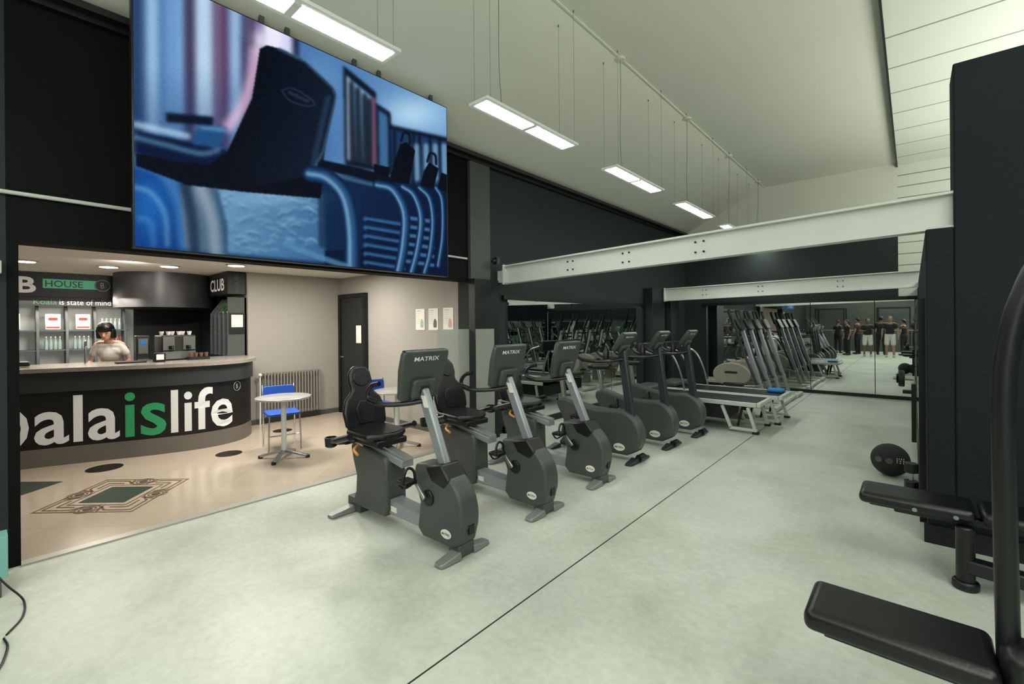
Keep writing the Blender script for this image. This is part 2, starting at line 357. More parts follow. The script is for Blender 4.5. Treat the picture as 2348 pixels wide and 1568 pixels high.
# ================= BIG SCREEN
SX=-3.85
def pxof(P):
    d=P-np.array(CAMP); a=d@np.array(CR); b=d@np.array(CU); c=d@np.array(FW); return CX+F*a/c, CY0-F*b/c
def screen():
    y0,y1,z0,z1=.637,3.33,2.085,3.935
    t=thing('video_screen','huge wall screen showing a blue photo of treadmills','screen',(SX,(y0+y1)/2,z0))
    yc=(y0+y1)/2
    MB().bx(-.06,-.004,y0-yc-.01,y1-yc+.01,-.01,z1-z0+.01).build('screen_body','trim_black',t)
    NU,NV=540,371
    yy=np.linspace(y0,y1,NU); zz=np.linspace(z0,z1,NV); YY,ZZ=np.meshgrid(yy,zz)
    P=np.stack([np.full(YY.size,SX),YY.ravel(),ZZ.ravel()],1); px,py=pxof(P)
    def c(*a): return np.array(a)/255.
    img=np.zeros((P.shape[0],3))
    def lerp(a,b,t): t=np.clip(t,0,1)[:,None]; return a*(1-t)+b*t
    def ins(poly):
        r=np.zeros(px.shape,bool); n=len(poly)
        for i in range(n):
            xa,ya=poly[i]; xb,yb=poly[(i+1)%n]
            if ya==yb: continue
            r^=((ya>py)!=(yb>py))&(px<(xb-xa)*(py-ya)/(yb-ya)+xa)
        return r
    def fill(poly,col,a=1.0,col2=None,g=None):
        m=ins(poly)
        cc=np.broadcast_to(col,(px.size,3)) if col2 is None else lerp(col,col2,((px-g[0])*(g[2]-g[0])+(py-g[1])*(g[3]-g[1]))/((g[2]-g[0])**2+(g[3]-g[1])**2))
        img[m]=img[m]*(1-a)+cc[m]*a
    def stroke(pts,w0,col,a=1.0,soft=2.,w1=None,sm=True):
        if sm and len(pts)>2: pts=[(p.x,p.y) for p in catmull([(x,y,0) for x,y in pts],5)]
        d=np.full(px.shape,1e9); n=len(pts)-1
        for i in range(n):
            (xa,ya),(xb,yb)=pts[i],pts[i+1]; L=(xb-xa)**2+(yb-ya)**2+1e-9
            t=np.clip(((px-xa)*(xb-xa)+(py-ya)*(yb-ya))/L,0,1); w=w0 if w1 is None else w0+(w1-w0)*((i+t)/n)
            d=np.minimum(d,np.hypot(px-xa-t*(xb-xa),py-ya-t*(yb-ya))-w)
        k=(np.clip(1-d/soft,0,1)*a)[:,None]; img[:]=img*(1-k)+col*k
    def glow(x,y,rx,ry,col,a):
        k=(np.exp(-(((px-x)/rx)**2+((py-y)/ry)**2))*a)[:,None]; img[:]=img*(1-k)+col*k
    def blur(sig):
        r=int(3*sig)+1; kx=np.exp(-np.arange(-r,r+1)**2/(2*sig*sig)); kx/=kx.sum()
        g=img.reshape(NV,NU,3); g=np.pad(g,((r,r),(r,r),(0,0)),'edge')
        g=sum(kx[i]*g[i:i+NV] for i in range(2*r+1)); g=sum(kx[i]*g[:,i:i+NU] for i in range(2*r+1))
        return g.reshape(-1,3)
    img[:]=lerp(c(58,106,160),c(24,66,116),(py-150)/400)
    fill([(300,-150),(690,-150),(690,340),(300,340)],c(96,142,190))
    for xa,xb,co in((300,330,c(34,58,102)),(330,362,c(146,186,220)),(362,372,c(46,84,134)),(372,420,c(100,148,198)),(420,446,c(54,40,74)),(446,486,c(176,206,230)),(486,522,c(84,54,88)),(522,552,c(130,168,208)),(552,582,c(52,40,74)),(582,604,c(120,100,150)),(604,642,c(240,232,244)),(642,668,c(214,214,240)),(668,686,c(12,18,44))):
        fill([(xa,-200),(xb,-200),(xb+4,340),(xa+4,340)],co,.95)
    img[:]=blur(3.0)
    for x,w_ in((412,1.5),(455,2),(500,1.2),(538,2),(568,1.5),(622,2)): stroke([(x,-100),(x+3,280)],w_,c(200,218,238),.22,8,sm=False)
    k=(np.clip((py-150)/170,0,1)*(px<690)*.45)[:,None]; img[:]=img*(1-k)+c(20,52,98)*k
    stroke([(586,120),(578,180),(556,245),(525,288)],6,c(230,186,216),.7,16)
    glow(596,92,16,26,c(226,222,238),.85)
    fill([(686,-20),(1100,120),(1100,470),(686,410)],c(62,108,162),1,c(104,152,200),(700,240,1010,300))
    glow(945,262,75,42,c(176,212,234),.85); glow(730,190,55,80,c(104,150,198),.6); glow(700,330,40,60,c(24,56,100),.5)
    fill([(787,150),(862,212),(867,393),(791,379)],c(10,20,38)); fill([(797,176),(853,222),(857,380),(799,366)],c(116,158,194))
    for x in(805,820,836,848): stroke([(x,185+(x-797)*.9),(x+2,300),(x+5,372)],4,c(16,24,38),.9,4,w1=6)
    stroke([(797,176),(799,366)],1.2,c(226,238,245),.7,2,sm=False); stroke([(857,228),(859,378)],2.5,c(196,116,150),.55,4,sm=False)
    fill([(862,236),(896,258),(899,405),(866,392)],c(10,24,44)); fill([(868,252),(889,266),(891,394),(870,385)],c(54,98,144))
    fill([(896,290),(1030,318),(1030,470),(900,430)],c(24,54,94)); stroke([(896,291),(1030,321)],3.5,c(6,14,30),1,2,sm=False)
    for x in(905,948,962,986,1008): stroke([(x,300+(x-896)*.2),(x,430)],2,c(8,18,34),1,2,sm=False)
    for x in(955,977,998,1018): stroke([(x,335),(x+2,410)],4,c(130,178,212),.7,4,sm=False)
    fill([(300,340),(745,395),(1100,440),(1100,720),(300,720)],c(20,60,106),1,c(6,22,52),(400,430,930,620))
    fill([(440,425),(742,448),(746,602),(430,572)],c(108,156,190),1,c(48,94,138),(450,440,745,590))
    img[:]=blur(2.0)
    rnd=np.random.RandomState(3)
    for i in range(90):
        x=rnd.uniform(500,720);y=rnd.uniform(442,582); dx=rnd.uniform(10,26); dy=rnd.uniform(-10,10)
        stroke([(x,y),(x+dx*.5,y+dy*.7-3),(x+dx,y+dy)],.6,c(150,196,222),.5,3); stroke([(x,y+4),(x+dx*.5,y+dy*.7+1),(x+dx,y+dy+4)],.6,c(34,80,122),.5,3)
    glow(620,455,90,18,c(156,198,224),.4); stroke([(738,455),(739,560)],6,c(16,44,72),.75,5,sm=False)
    fill([(300,365),(370,375),(420,440),(430,600),(300,600)],c(8,52,118)); glow(345,470,55,80,c(28,108,190),.7)
    stroke([(312,368),(372,392),(412,462),(424,560)],7,c(86,150,206),.5,16); stroke([(312,430),(346,442),(378,490),(384,560)],2,c(150,200,230),.4,8); stroke([(320,500),(345,510),(352,560)],2,c(100,160,210),.35,9)
    fill([(412,425),(500,432),(522,520),(522,585),(425,570)],c(100,118,130),.9,c(34,68,102),(412,500,525,500)); stroke([(462,432),(486,500),(496,578)],5,c(180,192,198),.5,18); stroke([(425,430),(440,500),(446,570)],6,c(8,30,60),.7,12)
    fill([(312,300),(400,318),(520,345),(545,390),(420,400),(312,350)],c(6,20,50)); stroke([(312,285),(430,312)],3,c(176,208,230),.7,8,sm=False); stroke([(312,315),(390,335),(460,352),(500,345)],2,c(110,166,206),.55,8)
    fill([(455,285),(522,292),(505,338),(440,332)],c(26,74,124)); stroke([(462,292),(515,298)],2,c(110,166,210),.6,5,sm=False); fill([(380,258),(490,268),(488,288),(380,280)],c(6,16,36))
    img[:]=blur(1.8)
    fill([(312,352),(400,370),(520,382),(742,397),(735,455),(560,440),(430,424),(312,380)],c(4,10,24))
    fill([(590,150),(596,112),(612,104),(645,112),(700,140),(762,198),(771,214),(768,240),(748,330),(738,392),(712,402),(600,424),(430,412),(520,350),(548,290),(578,225)],c(4,10,22),1,c(14,26,44),(560,250,760,300))
    stroke([(640,112),(700,141),(764,202),(771,222),(742,345),(714,398)],1.2,c(62,98,128),.6,5,sm=False)
    stroke([(752,225),(728,330),(718,388)],3,c(44,74,104),.45,8,sm=False)
    stroke([(646,208),(668,202),(700,218),(722,238),(702,243),(664,230),(646,208)],.5,c(46,60,80),.7,2); stroke([(664,212),(706,232)],2,c(40,54,74),.7,3,sm=False)
    stroke([(740,378),(830,398),(892,416)],9,c(6,14,30),1,4); stroke([(735,392),(820,415),(885,430)],2,c(80,124,158),.55,5)
    fill([(745,575),(840,570),(905,520),(1040,500),(1040,650),(745,620)],c(4,20,48))
    for i in range(6):
        y=498+i*20; stroke([(838,y+4),(925,y+18)],2.4,c(50,108,164),.75,5,sm=False); stroke([(928,y),(992,y+10)],2,c(76,134,184),.7,4,sm=False); stroke([(842,y+9),(925,y+23)],1.4,c(4,16,38),.8,2,sm=False)
    def arm(pts,w,hi=1):
        stroke(pts,w,c(8,32,66),1,3); stroke([(x-w*.1,y) for x,y in pts],w*.35,c(40,88,134),.85,w*.6); stroke([(x-w*.35,y) for x,y in pts],w*.08,c(136,182,210),.6*hi,w*.35)
    arm([(712,398),(752,408),(790,448),(806,520),(808,625)],17)
    arm([(866,424),(902,436),(928,488),(926,560),(914,625)],10)
    arm([(924,428),(950,448),(966,500),(958,570),(944,625)],7)
    arm([(962,430),(985,455),(993,510),(986,580),(974,625)],5.5); arm([(1000,430),(1014,460),(1015,540),(1005,610)],4.5)
    stroke([(660,562),(740,592),(800,612)],3.5,c(76,130,170),.75,6)
    fill([(918,330),(932,326),(952,345),(938,422),(893,416),(904,372)],c(4,10,22)); fill([(858,376),(895,384),(890,408),(858,396)],c(4,10,22))
    fill([(984,372),(1006,386),(994,432),(964,426),(972,392)],c(4,10,22)); fill([(1012,395),(1028,402),(1028,442),(1004,432)],c(4,10,22))
    for p in((930,305),(990,352)): stroke([(p[0]-10,p[1]+18),(p[0]-4,p[1]),(p[0]+8,p[1]+4),(p[0]+10,p[1]+24)],1.8,c(10,18,30),1,2)
    img[:]=blur(.9)
    g=rnd.standard_normal(px.size)[:,None]*.012; img[:]=img+g
    lum=img.mean(1,keepdims=True); img[:]=lum+(img-lum)*.95
    np.clip(img,0,1,out=img)
    l=np.where(img<=.04045,img/12.92,((img+.055)/1.055)**2.4)
    me=bpy.data.meshes.new('picture'); 
    vs=P-np.array([SX,yc,z0]); idx=np.arange(NU*NV).reshape(NV,NU)
    fc=np.stack([idx[:-1,:-1],idx[:-1,1:],idx[1:,1:],idx[1:,:-1]],-1).reshape(-1,4)
    me.from_pydata(vs.tolist(),[],fc.tolist()); me.update()
    at=me.color_attributes.new('paint','FLOAT_COLOR','POINT'); at.data.foreach_set('color',np.concatenate([l,np.ones((l.shape[0],1))],1).astype(np.float32).ravel())
    m=bpy.data.materials.new('screen_picture'); m.use_nodes=True; nt=m.node_tree; b=nt.nodes['Principled BSDF']
    a=nt.nodes.new('ShaderNodeVertexColor'); a.layer_name='paint'; nt.links.new(a.outputs['Color'],b.inputs['Emission Color']); b.inputs['Emission Strength'].default_value=.85
    b.inputs['Base Color'].default_value=(.002,.002,.002,1); b.inputs['Roughness'].default_value=.8; b.inputs['Specular IOR Level'].default_value=0.03
    m.cycles.emission_sampling='NONE'
    me.materials.append(m); o=bpy.data.objects.new('picture',me); COL.objects.link(o); o.parent=t
    for y in(3.16,2.52,2.26,1.65,1.45,.9): MB().bx(-.075,-.045,y-yc-.018,y-yc+.018,1.2,4.03-z0).build('hanging_post','wall_mid',t)
screen()
# ================= BIKES
def badge(parent,o,w,ux=(1,0,0)):
    g=MB().slab(ell(w/2,w*.3),o,ux,(0,0,1),.004).build('badge','paper',parent)
    text('MATRIX','badge_lettering','trim_dark',g,V(o)+V(ux)*(-w*.38)+V((0,-.0055,-w*.08)),ux,(0,0,1),w*.76,w*.16,.01)
def console(t,x,z,tilt,w=.42,h=.38,body='bike_grey'):
    ux=V((0,1,0)); uy=V((math.sin(R(tilt)),0,math.cos(R(tilt)))); n=ux.cross(uy)
    o=V((x,0,z))
    poly=[(-w*.5,h*.5-.03),(-w*.47,h*.5),(w*.47,h*.5),(w*.5,h*.5-.03),(w*.5,h*.1),(w*.42,-h*.5+.02),(w*.38,-h*.5),(-w*.38,-h*.5),(-w*.42,-h*.5+.02),(-w*.5,h*.1)]
    c=MB().slab(poly,o-n*.02,ux,uy,.05).build('console',body,t,bev=.016,seg=3)
    MB().slab([(a*.82,b*.82) for a,b in poly],o-n*.023,ux,uy,.004).build('display','screen_dark',c)
    MB().slab(rrect(w*.5,h*.4,.03),o+n*.025-uy*(h*.25),ux,uy,.04).build('rear_cover',body,c,bev=.012)
    m=MB()
    for i in range(5): m.slab(rrect(w*.2,.006,.002),o+n*.066-uy*(h*.18+i*.013),ux,uy,.002)
    m.build('speaker_grille','trim_black',c)
    text('MATRIX','lettering','white_letter',c,o+n*.0315-ux*(w*.27)+uy*(h*.30),ux,uy,w*.54,h*.085,.012)
    for s in(-1,1): MB().slab(rrect(.03,.014,.006),o-n*.01+ux*s*w*.44+uy*(h*.5-.01),ux,uy,.03).build('corner_pad','black_plastic',c)
def crank(t,x,z,w):
    MB().cyl((x,-w,z),(x,w,z),.055).build('crank_hub','black_plastic',t,bev=.006)
    for s,a in((-1,135),(1,315)):
        dx=.16*math.cos(R(a));dz=.16*math.sin(R(a)); y=s*(w+.02)
        c=MB().bar((x,y,z),(x+dx,y,z+dz),.028,.022,(0,1,0)).build('crank_arm','steel',t,bev=.005)
        p=V((x+dx,y+s*.065,z+dz))
        MB().box(p,(.11,.10,.028)).cyl(p+V((0,-s*.06,0)),p,.008).build('pedal','black_plastic',c,bev=.006)
        MB().tube([p+V((.03,-s*.05,0)),p+V((.035,-s*.035,.07)),p+V((.03,0,.10)),p+V((.03,s*.035,.08)),p+V((.03,s*.055,.0))],.010,8,4).tube([p+V((-.05,s*.045,.0)),p+V((-.03,0,-.055)),p+V((.045,-s*.045,0))],.008,8,4).build('pedal_strap','black_plastic',c)
def foot(t,x,half,m='foot_silver'):
    for s in(-1,1):
        vs=[]
        for y,w,h in((.06,.055,.05),(half*.6,.05,.036),(half,.045,.024),(half+.02,.03,.018)):
            for a,b in((-1,0),(1,0),(.8,1),(-.8,1)): vs.append((x+a*w,s*y,.004+b*h))
        fs=[(i*4+j,i*4+(j+1)%4,(i+1)*4+(j+1)%4,(i+1)*4+j) for i in range(3) for j in range(4)]+[(0,1,2,3),(15,14,13,12)]
        MB().add(vs,fs).build('stabilizer_foot',m,t,bev=.005)
def arcpoly(cx,cz,r,a0,a1,n=14): return [(cx+r*math.cos(R(a0+(a1-a0)*i/n)),cz+r*math.sin(R(a0+(a1-a0)*i/n))) for i in range(n+1)]
def recumbent(label,loc,rz):
    t=thing('recumbent_bike',label,'exercise bike',loc,rz,'recumbent exercise bikes')
    foot(t,.62,.21); foot(t,-.64,.25)
    for a,b,h in((.55,.66,.09),(-.70,-.52,.12)): MB().bx(a,b,-.07,.07,.01,h).build('foot_mount','bike_grey',t,bev=.01)
    prof=[(.24,.11),(.27,.30),(.20,.47),(.22,.56),(.34,.58),(.44,.57)]+arcpoly(.40,.27,.30,68,-20)+[(.66,.09),(.60,.06),(.30,.06)]
    h=MB().prism(prof,-.085,.085).build('front_housing','bike_grey',t,bev=.022,seg=3)
    MB().prism([(.33,.56),(.50,.60),(.585,.50),(.53,.44),(.40,.47)],-.09,.09).build('mast_collar','black_plastic',t,bev=.015)
    badge(h,(.55,-.0885,.15),.10)
    MB().bx(.688,.700,-.02,.03,.16,.22).build('power_socket','black_plastic',h); MB().bx(.692,.6965,-.015,.01,.225,.25).build('warning_sticker','yellow',h)
    r=MB().prism([(-.20,.10),(.30,.10),(.30,.19),(-.20,.22)],-.06,.06).build('base_rail','bike_silver',t,bev=.01)
    MB().bx(-.10,-.03,-.0635,-.061,.13,.17).build('sticker','paper',r)
    prof=[(-.60,.08),(-.14,.08),(-.11,.14),(-.12,.50),(-.14,.53),(-.57,.60),(-.61,.56),(-.575,.44),(-.53,.33),(-.54,.2)]
    MB().prism(prof,-.095,.095).build('rear_pedestal','bike_grey',t,bev=.02,seg=3)
    MB().slab([(0,0),(.74,0),(.74,.055),(0,.055)],(-.70,.055,.60),(1,0,-.17),(0,0,1),.11).build('seat_rail','bike_silver',t,bev=.006)
    MB().slab([(0,0),(.76,0),(.76,.02),(0,.02)],(-.71,.035,.658),(1,0,-.17),(0,0,1),.07).build('seat_track','rail_silver',t)
    MB().bx(-.50,-.16,-.14,.14,.61,.66).bar((-.52,0,.63),(-.62,0,.78),.08,.05).build('seat_carriage','black_plastic',t,bev=.01)
    MB().slab([(-.20,-.18),(.10,-.19),(.17,-.10),(.19,-.03),(.19,.03),(.17,.10),(.10,.19),(-.20,.18),(-.23,0)],(-.34,0,.655),(1,0,-.03),(0,1,0),.06).build('seat','black_pad',t,bev=.026,seg=4)
    up=V((-.26,0,.97)).normalized()
    b=MB().slab([(-.14,0),(.14,0),(.185,.05),(.195,.16),(.165,.26),(.115,.31),(.095,.34),(.108,.40),(.10,.48),(.058,.535),(-.058,.535),(-.10,.48),(-.108,.40),(-.095,.34),(-.115,.31),(-.165,.26),(-.195,.16),(-.185,.05)],(-.53,0,.68),(0,1,0),up,.05).build('backrest','black_pad',t,bev=.022,seg=4)
    n=V((0,1,0)).cross(up); q=V((-.53,0,.68))+n*.046
    MB().slab([(-.07,.05),(.07,.05),(.09,.18),(.05,.24),(-.05,.24),(-.09,.18)],q,(0,1,0),up,.012).build('lumbar_cushion','black_pad',b,bev=.008)
    MB().slab(ell(.075,.07,20,0,.43),q,(0,1,0),up,.012).build('head_cushion','black_pad',b,bev=.008)
    for s in(-1,1):
        MB().tube([(-.45,s*.10,.63),(-.56,s*.20,.61),(-.60,s*.27,.62),(-.50,s*.30,.65),(-.36,s*.30,.69),(-.28,s*.30,.71)],.018,10,5).build('side_handle','black_plastic',t)
        MB().tube([(-.46,s*.30,.66),(-.27,s*.30,.715)],.026,12).build('hand_grip','black_pad',t)
    MB().tube([(-.42,-.14,.60),(-.38,-.2,.58),(-.30,-.22,.56)],.011,8,4).build('seat_lever','yellow',t)
    MB().lathe([(.03,-.05),(.045,-.04),(.05,.03),(.042,.03),(.036,-.03)],(-.60,-.27,.63)).bx(-.62,-.50,-.20,-.12,.60,.63).build('bottle_holder','black_plastic',t)
    crank(t,.37,.35,.10)
    a=V((.47,0,.52));bb=V((.215,0,1.08))
    MB().bar(a,bb,.085,.06,(0,1,0)).build('mast','bike_silver',t,bev=.018,seg=3)
    MB().slab(rrect(.05,.09,.004),V((.275,-.032,1.0)),(1,0,0),(-.25,0,.56),.003).build('mast_label','paper',t)
    console(t,.20,1.19,16)
    for s in(-1,1):
        MB().tube([(.24,s*.03,1.0),(.16,s*.12,.985),(.03,s*.22,.98),(-.08,s*.25,1.0),(-.11,s*.25,1.05),(-.06,s*.25,1.11),(.02,s*.24,1.13)],.018,10,5).build('handlebar','black_plastic',t)
        MB().cyl((-.02,s*.235,.985),(-.09,s*.252,1.005),.022).build('pulse_grip','black_pad',t)
    return t
b1=recumbent('grey recumbent bike nearest the camera, with black padded seat and silver mast',(-2.91,2.08,0),R(1.5))
copytree(b1,None,(-2.9,3.0,0),R(0),'grey recumbent bike, second in the row from the camera, silver mast')
copytree(b1,None,(-2.9,3.9,0),R(0),'grey recumbent bike, third in the row, next to the dark upright bikes')
def upright(label,loc,rz):
    t=thing('upright_bike',label,'exercise bike',loc,rz,'dark upright exercise bikes')
    foot(t,.60,.22,'bike_dark'); foot(t,-.45,.24,'bike_dark')
    prof=[(-.44,.06),(-.34,.18),(-.36,.36),(-.46,.54),(-.44,.62),(-.34,.64),(-.12,.58),(.08,.55),(.26,.55)]+arcpoly(.40,.29,.275,78,-38)+[(.5,.06)]
    h=MB().prism(prof,-.085,.085).build('housing','bike_grey',t,bev=.035,seg=4)
    badge(h,(.42,-.089,.15),.14)
    MB().cyl((.64,-.06,.05),(.64,.06,.05),.04).build('transport_wheel','black_plastic',t)
    crank(t,.02,.34,.105)
    MB().bar((.53,0,.45),(.42,0,1.24),.10,.065,(0,1,0)).build('mast','bike_dark',t,bev=.02,seg=3)
    MB().bar((-.38,0,.60),(-.43,0,.92),.05,.05,(0,1,0)).build('seat_post','steel',t,bev=.006)
    MB().slab([(-.14,-.10),(-.05,-.12),(.05,-.05),(.15,-.025),(.15,.025),(.05,.05),(-.05,.12),(-.14,.10),(-.16,0)],(-.42,0,.91),(1,0,0),(0,1,0),.07).build('saddle','black_pad',t,bev=.025,seg=3)
    console(t,.44,1.34,38,.34,.26,'bike_grey')
    for s in(-1,1):
        MB().tube([(.44,s*.03,1.14),(.34,s*.18,1.12),(.18,s*.25,1.12),(.02,s*.25,1.14),(-.06,s*.24,1.21),(.02,s*.20,1.27)],.019,10,5).build('handlebar','black_plastic',t)
    MB().lathe([(.03,0),(.035,.02),(.035,.13),(.015,.16),(.015,.19)],(.28,-.12,1.1)).build('bottle_cup','black_plastic',t)
    return t
u1=upright('dark upright bike right after the grey recumbent bikes, nearest of the three dark bikes',(-2.93,4.78,0),0)
copytree(u1,None,(-2.88,5.62,0),0,'dark upright bike in the middle of the three dark bikes')
copytree(u1,None,(-2.82,6.45,0),0,'dark upright bike furthest from the camera, beside the white treadmills')
# ================= TREADMILLS
def treadmill(label,loc):
    t=thing('treadmill',label,'treadmill',loc,0,'white framed treadmills')
    for s in(-1,1):
        MB().bx(-.95,.85,min(s*.335,s*.37),max(s*.335,s*.37),.37,.43).build('side_rail','white_paint',t,bev=.006)
        MB().bar((.74,s*.34,.36),(.84,s*.34,.03),.04,.045,(0,1,0)).bar((.86,s*.34,.05),(.50,s*.34,.05),.04,.04,(0,1,0)).bar((.52,s*.34,.05),(.40,s*.34,.36),.04,.04,(0,1,0)).build('leg','white_paint',t,bev=.005)
        MB().bar((-.78,s*.34,.36),(-.84,s*.34,.03),.04,.045,(0,1,0)).build('leg','white_paint',t,bev=.005)
        MB().cyl((.66,s*.30,.34),(.60,s*.30,.08),.016).build('gas_strut','trim_black',t)
        for x in(.80,-.88): MB().bx(x,x+.08,s*.34-.035,s*.34+.035,0,.03).build('rubber_foot','trim_black',t)
        MB().tube([(-.40,s*.35,.43),(-.48,s*.35,.75),(-.62,s*.34,1.02),(-.86,s*.32,1.12)],.016,10,5).build('handrail','steel',t)
    MB().bx(-.90,.86,-.335,.335,.40,.425).build('belt','black_plastic',t,bev=.006)
    MB().bx(.85,.90,-.35,.35,.37,.43).build('end_cap','white_paint',t,bev=.008)
    MB().bx(-.95,.45,-.32,.32,.16,.37).build('under_housing','trim_dark',t,bev=.01)
    MB().box((-.90,0,1.12),(.06,.62,.2)).build('console','black_plastic',t,bev=.02)
    MB().bx(-1.05,-.72,-.30,.30,.43,.52).build('motor_cover','bike_grey',t,bev=.03,seg=3)
treadmill('white treadmill with black belt, nearer one, right behind the dark upright bikes',(-2.48,7.3,0))
treadmill('white treadmill with black belt, further one, beside the beige cross trainers',(-2.38,8.15,0))
# ================= ELLIPTICALS
def elliptical(label,loc):
    t=thing('cross_trainer',label,'cross trainer',loc,0,'beige cross trainers')
    h=MB().slab(ell(.33,.22,28),(-.15,.07,.58),(1,0,0),(0,0,1),.14).build('flywheel_housing','beige_plastic',t,bev=.02)
    MB().slab(rrect(.22,.04,.015),(-.15,-.072,.62),(1,0,0),(0,0,1),.004).build('housing_label','trim_dark',h)
    MB().bar((-.7,0,.06),(.6,0,.06),.08,.06).box((.6,0,.04),(.08,.55,.06)).box((-.7,0,.04),(.08,.55,.06)).build('base_frame','white_paint',t,bev=.006)
    MB().prism([(-.3,.08),(.0,.08),(-.02,.45),(-.28,.45)],-.06,.06).build('pedestal','beige_plastic',t,bev=.02)
    MB().bar((.42,0,.08),(.02,0,1.45),.07,.06,(0,1,0)).build('mast','bike_silver',t,bev=.012)
    for s in(-1,1):
        MB().tube([(.30,s*.16,.45),(.10,s*.18,1.0),(-.02,s*.22,1.45),(-.12,s*.24,1.72)],.020,10,5).cyl((.30,s*.05,.45),(.30,s*.17,.45),.022).build('swing_arm','bike_dark',t)
        MB().tube([(-.05,s*.225,1.5),(-.12,s*.24,1.72),(-.13,s*.24,1.78)],.027,10,3).build('hand_grip','black_plastic',t)
        MB().bar((.34,s*.15,.40),(-.45,s*.15,.34 if s<0 else .5),.05,.04).build('pedal_rail','steel',t,bev=.005)
        MB().box((-.08,s*.17,.42 if s<0 else .5),(.34,.14,.04)).build('foot_plate','black_plastic',t,bev=.012)
    MB().box((.0,0,1.50),(.06,.36,.24),Matrix.Rotation(R(-25),3,'Y')).build('console','black_plastic',t,bev=.02)
    MB().tube([(.0,-.1,1.3),(-.1,-.2,1.32),(-.14,0,1.32),(-.1,.2,1.32),(.0,.1,1.3)],.016,8,4).build('fixed_handlebar','black_plastic',t)
    return t
for i,(x,y,l) in enumerate([(-2.4,9.15,'nearest of the four'),(-2.42,9.8,'second of the four from the front'),(-2.42,10.45,'third of the four, behind two others'),(-2.4,11.1,'furthest, closest to the far mirror')]):
    e1=elliptical('beige cross trainer with silver mast and swing arms, '+l,(x,y,0))
for x,y,n in((-3.5,-.9,'first at left'),(-3.5,-1.8,'second at left'),(-3.5,-2.7,'third at left'),(1.2,-1.2,'first at right'),(1.2,-2.2,'second at right')):
    copytree(e1,None,(x,y,0),0,'beige cross trainer behind the viewer, '+n+', seen only in mirrors')
t=thing('folded_towel','small folded bright blue towel on the end of the further treadmill','towel',(-1.66,8.31,.431)); MB().slab(rrect(.22,.26,.03),(0,0,0),(1,0,0),(0,1,0),.05).build('towel_body','blue_mat',t,bev=.015)
# ================= RIGHT FOREGROUND MACHINES
def pad(mb_name,t,x0,x1,y0,y1,z,th=.07):
    return MB().bx(x0,x1,y0,y1,z-th,z).build(mb_name,'black_pad',t,bev=.03,seg=4)
t=thing('weight_bench','black padded bench in the near right corner with curved upright tube','bench',(.1,2.15,0))
pad('bench_pad',t,-.42,.10,-.14,.15,.47,.08)
MB().bx(-.36,.1,-.11,.12,.375,.395).build('pad_base','trim_black',t,bev=.01)
MB().bar((-.25,0,.36),(.5,0,.36),.07,.05).bar((.45,0,.36),(.45,0,.04),.07,.07,(0,1,0)).bar((.22,0,.36),(.22,0,.04),.07,.07,(0,1,0)).bar((.15,0,.05),(.6,0,.05),.06,.05).box((.5,0,.03),(.08,.6,.05)).box((.2,0,.03),(.08,.4,.05)).build('frame','black_plastic',t,bev=.01)
MB().box((.20,-.02,.42),(.2,.16,.22)).build('pivot_housing','black_plastic',t,bev=.04,seg=3)
MB().tube([(.125,.0,.42),(.12,.0,.8),(.118,.0,1.2),(.125,.0,1.42),(.16,.0,1.62),(.24,.0,1.78),(.5,.0,1.95)],.029,16,6).build('upright_tube','black_plastic',t)
t=thing('weight_bench','black two-part padded bench beside the dark pillar','bench',(.0,3.83,0))
pad('bench_pad',t,-.27,.265,-.16,.15,.46); pad('bench_pad',t,.285,.85,-.16,.15,.46)
MB().bx(-.22,.24,-.12,.11,.375,.395).build('pad_base','trim_black',t,bev=.01); MB().bx(.3,.8,-.12,.11,.375,.395).build('pad_base','trim_black',t,bev=.01)
MB().bar((-.1,0,.355),(.8,0,.355),.06,.05).cyl((.22,-.12,.36),(.22,-.12,.03),.042).bar((.22,-.12,.14),(.85,-.12,.1),.09,.08).bar((.8,0,.36),(.8,0,.03),.08,.08,(0,1,0)).cyl((.22,-.12,.0),(.22,-.12,.05),.06).box((.8,0,.02),(.1,.4,.04)).build('frame','black_plastic',t,bev=.01)
for x in(.0,.18): MB().cyl((x,-.165,.41),(x,-.155,.41),.012).build('pad_bolt','steel',t)
t=thing('medicine_ball','black rubber double-grip medicine ball on the floor by the bench','ball',(-.18,5.95,.158))
MB().sph((0,0,0),.158,32,20).build('ball_body','rubber_ball',t)
for dx in(-.085,-.005): MB().slab(ell(.03,.028),(dx,-.152 if dx>-.05 else -.135,.02),(1,.1 if dx>-.05 else -.5,0),(0,.05,1),.006).build('grip_hole','wall_mid',t)
for i in range(3): text('|||' if i else '||||','lettering','paper',t,(.052,-.148,.045-.02*i),(1,.35,0),(0,0,1),.06,.010,.01)
t=thing('dumbbell','black dumbbell standing on end beside the medicine ball','dumbbell',(-.02,5.55,0))
MB().cyl((0,0,0),(0,0,.09),.055,n=6).build('weight_head','black_plastic',t,bev=.008); MB().cyl((0,0,.16),(0,0,.25),.055,n=6).build('weight_head','black_plastic',t,bev=.008); MB().cyl((0,0,.09),(0,0,.16),.018).build('handle','steel',t)
t=thing('dumbbell','round black dumbbell jutting out from the mirror edge on the right wall','dumbbell',(-.07,7.4,.84))
MB().cyl((-.07,0,0),(-.01,0,0),.10,n=24).cyl((-.09,0,0),(-.07,0,0),.06,n=24).build('weight_head','black_plastic',t,bev=.012); MB().cyl((-.12,0,0),(.07,0,0),.02).build('handle','steel',t)
t=thing('wall_rack','dark bracket holding the dumbbell on the right wall','rack',(0,7.4,.68)); MB().bx(-.02,.025,-.05,.05,-.6,.1).bx(-.1,.025,-.04,.04,-.02,.02).build('bracket','trim_black',t)
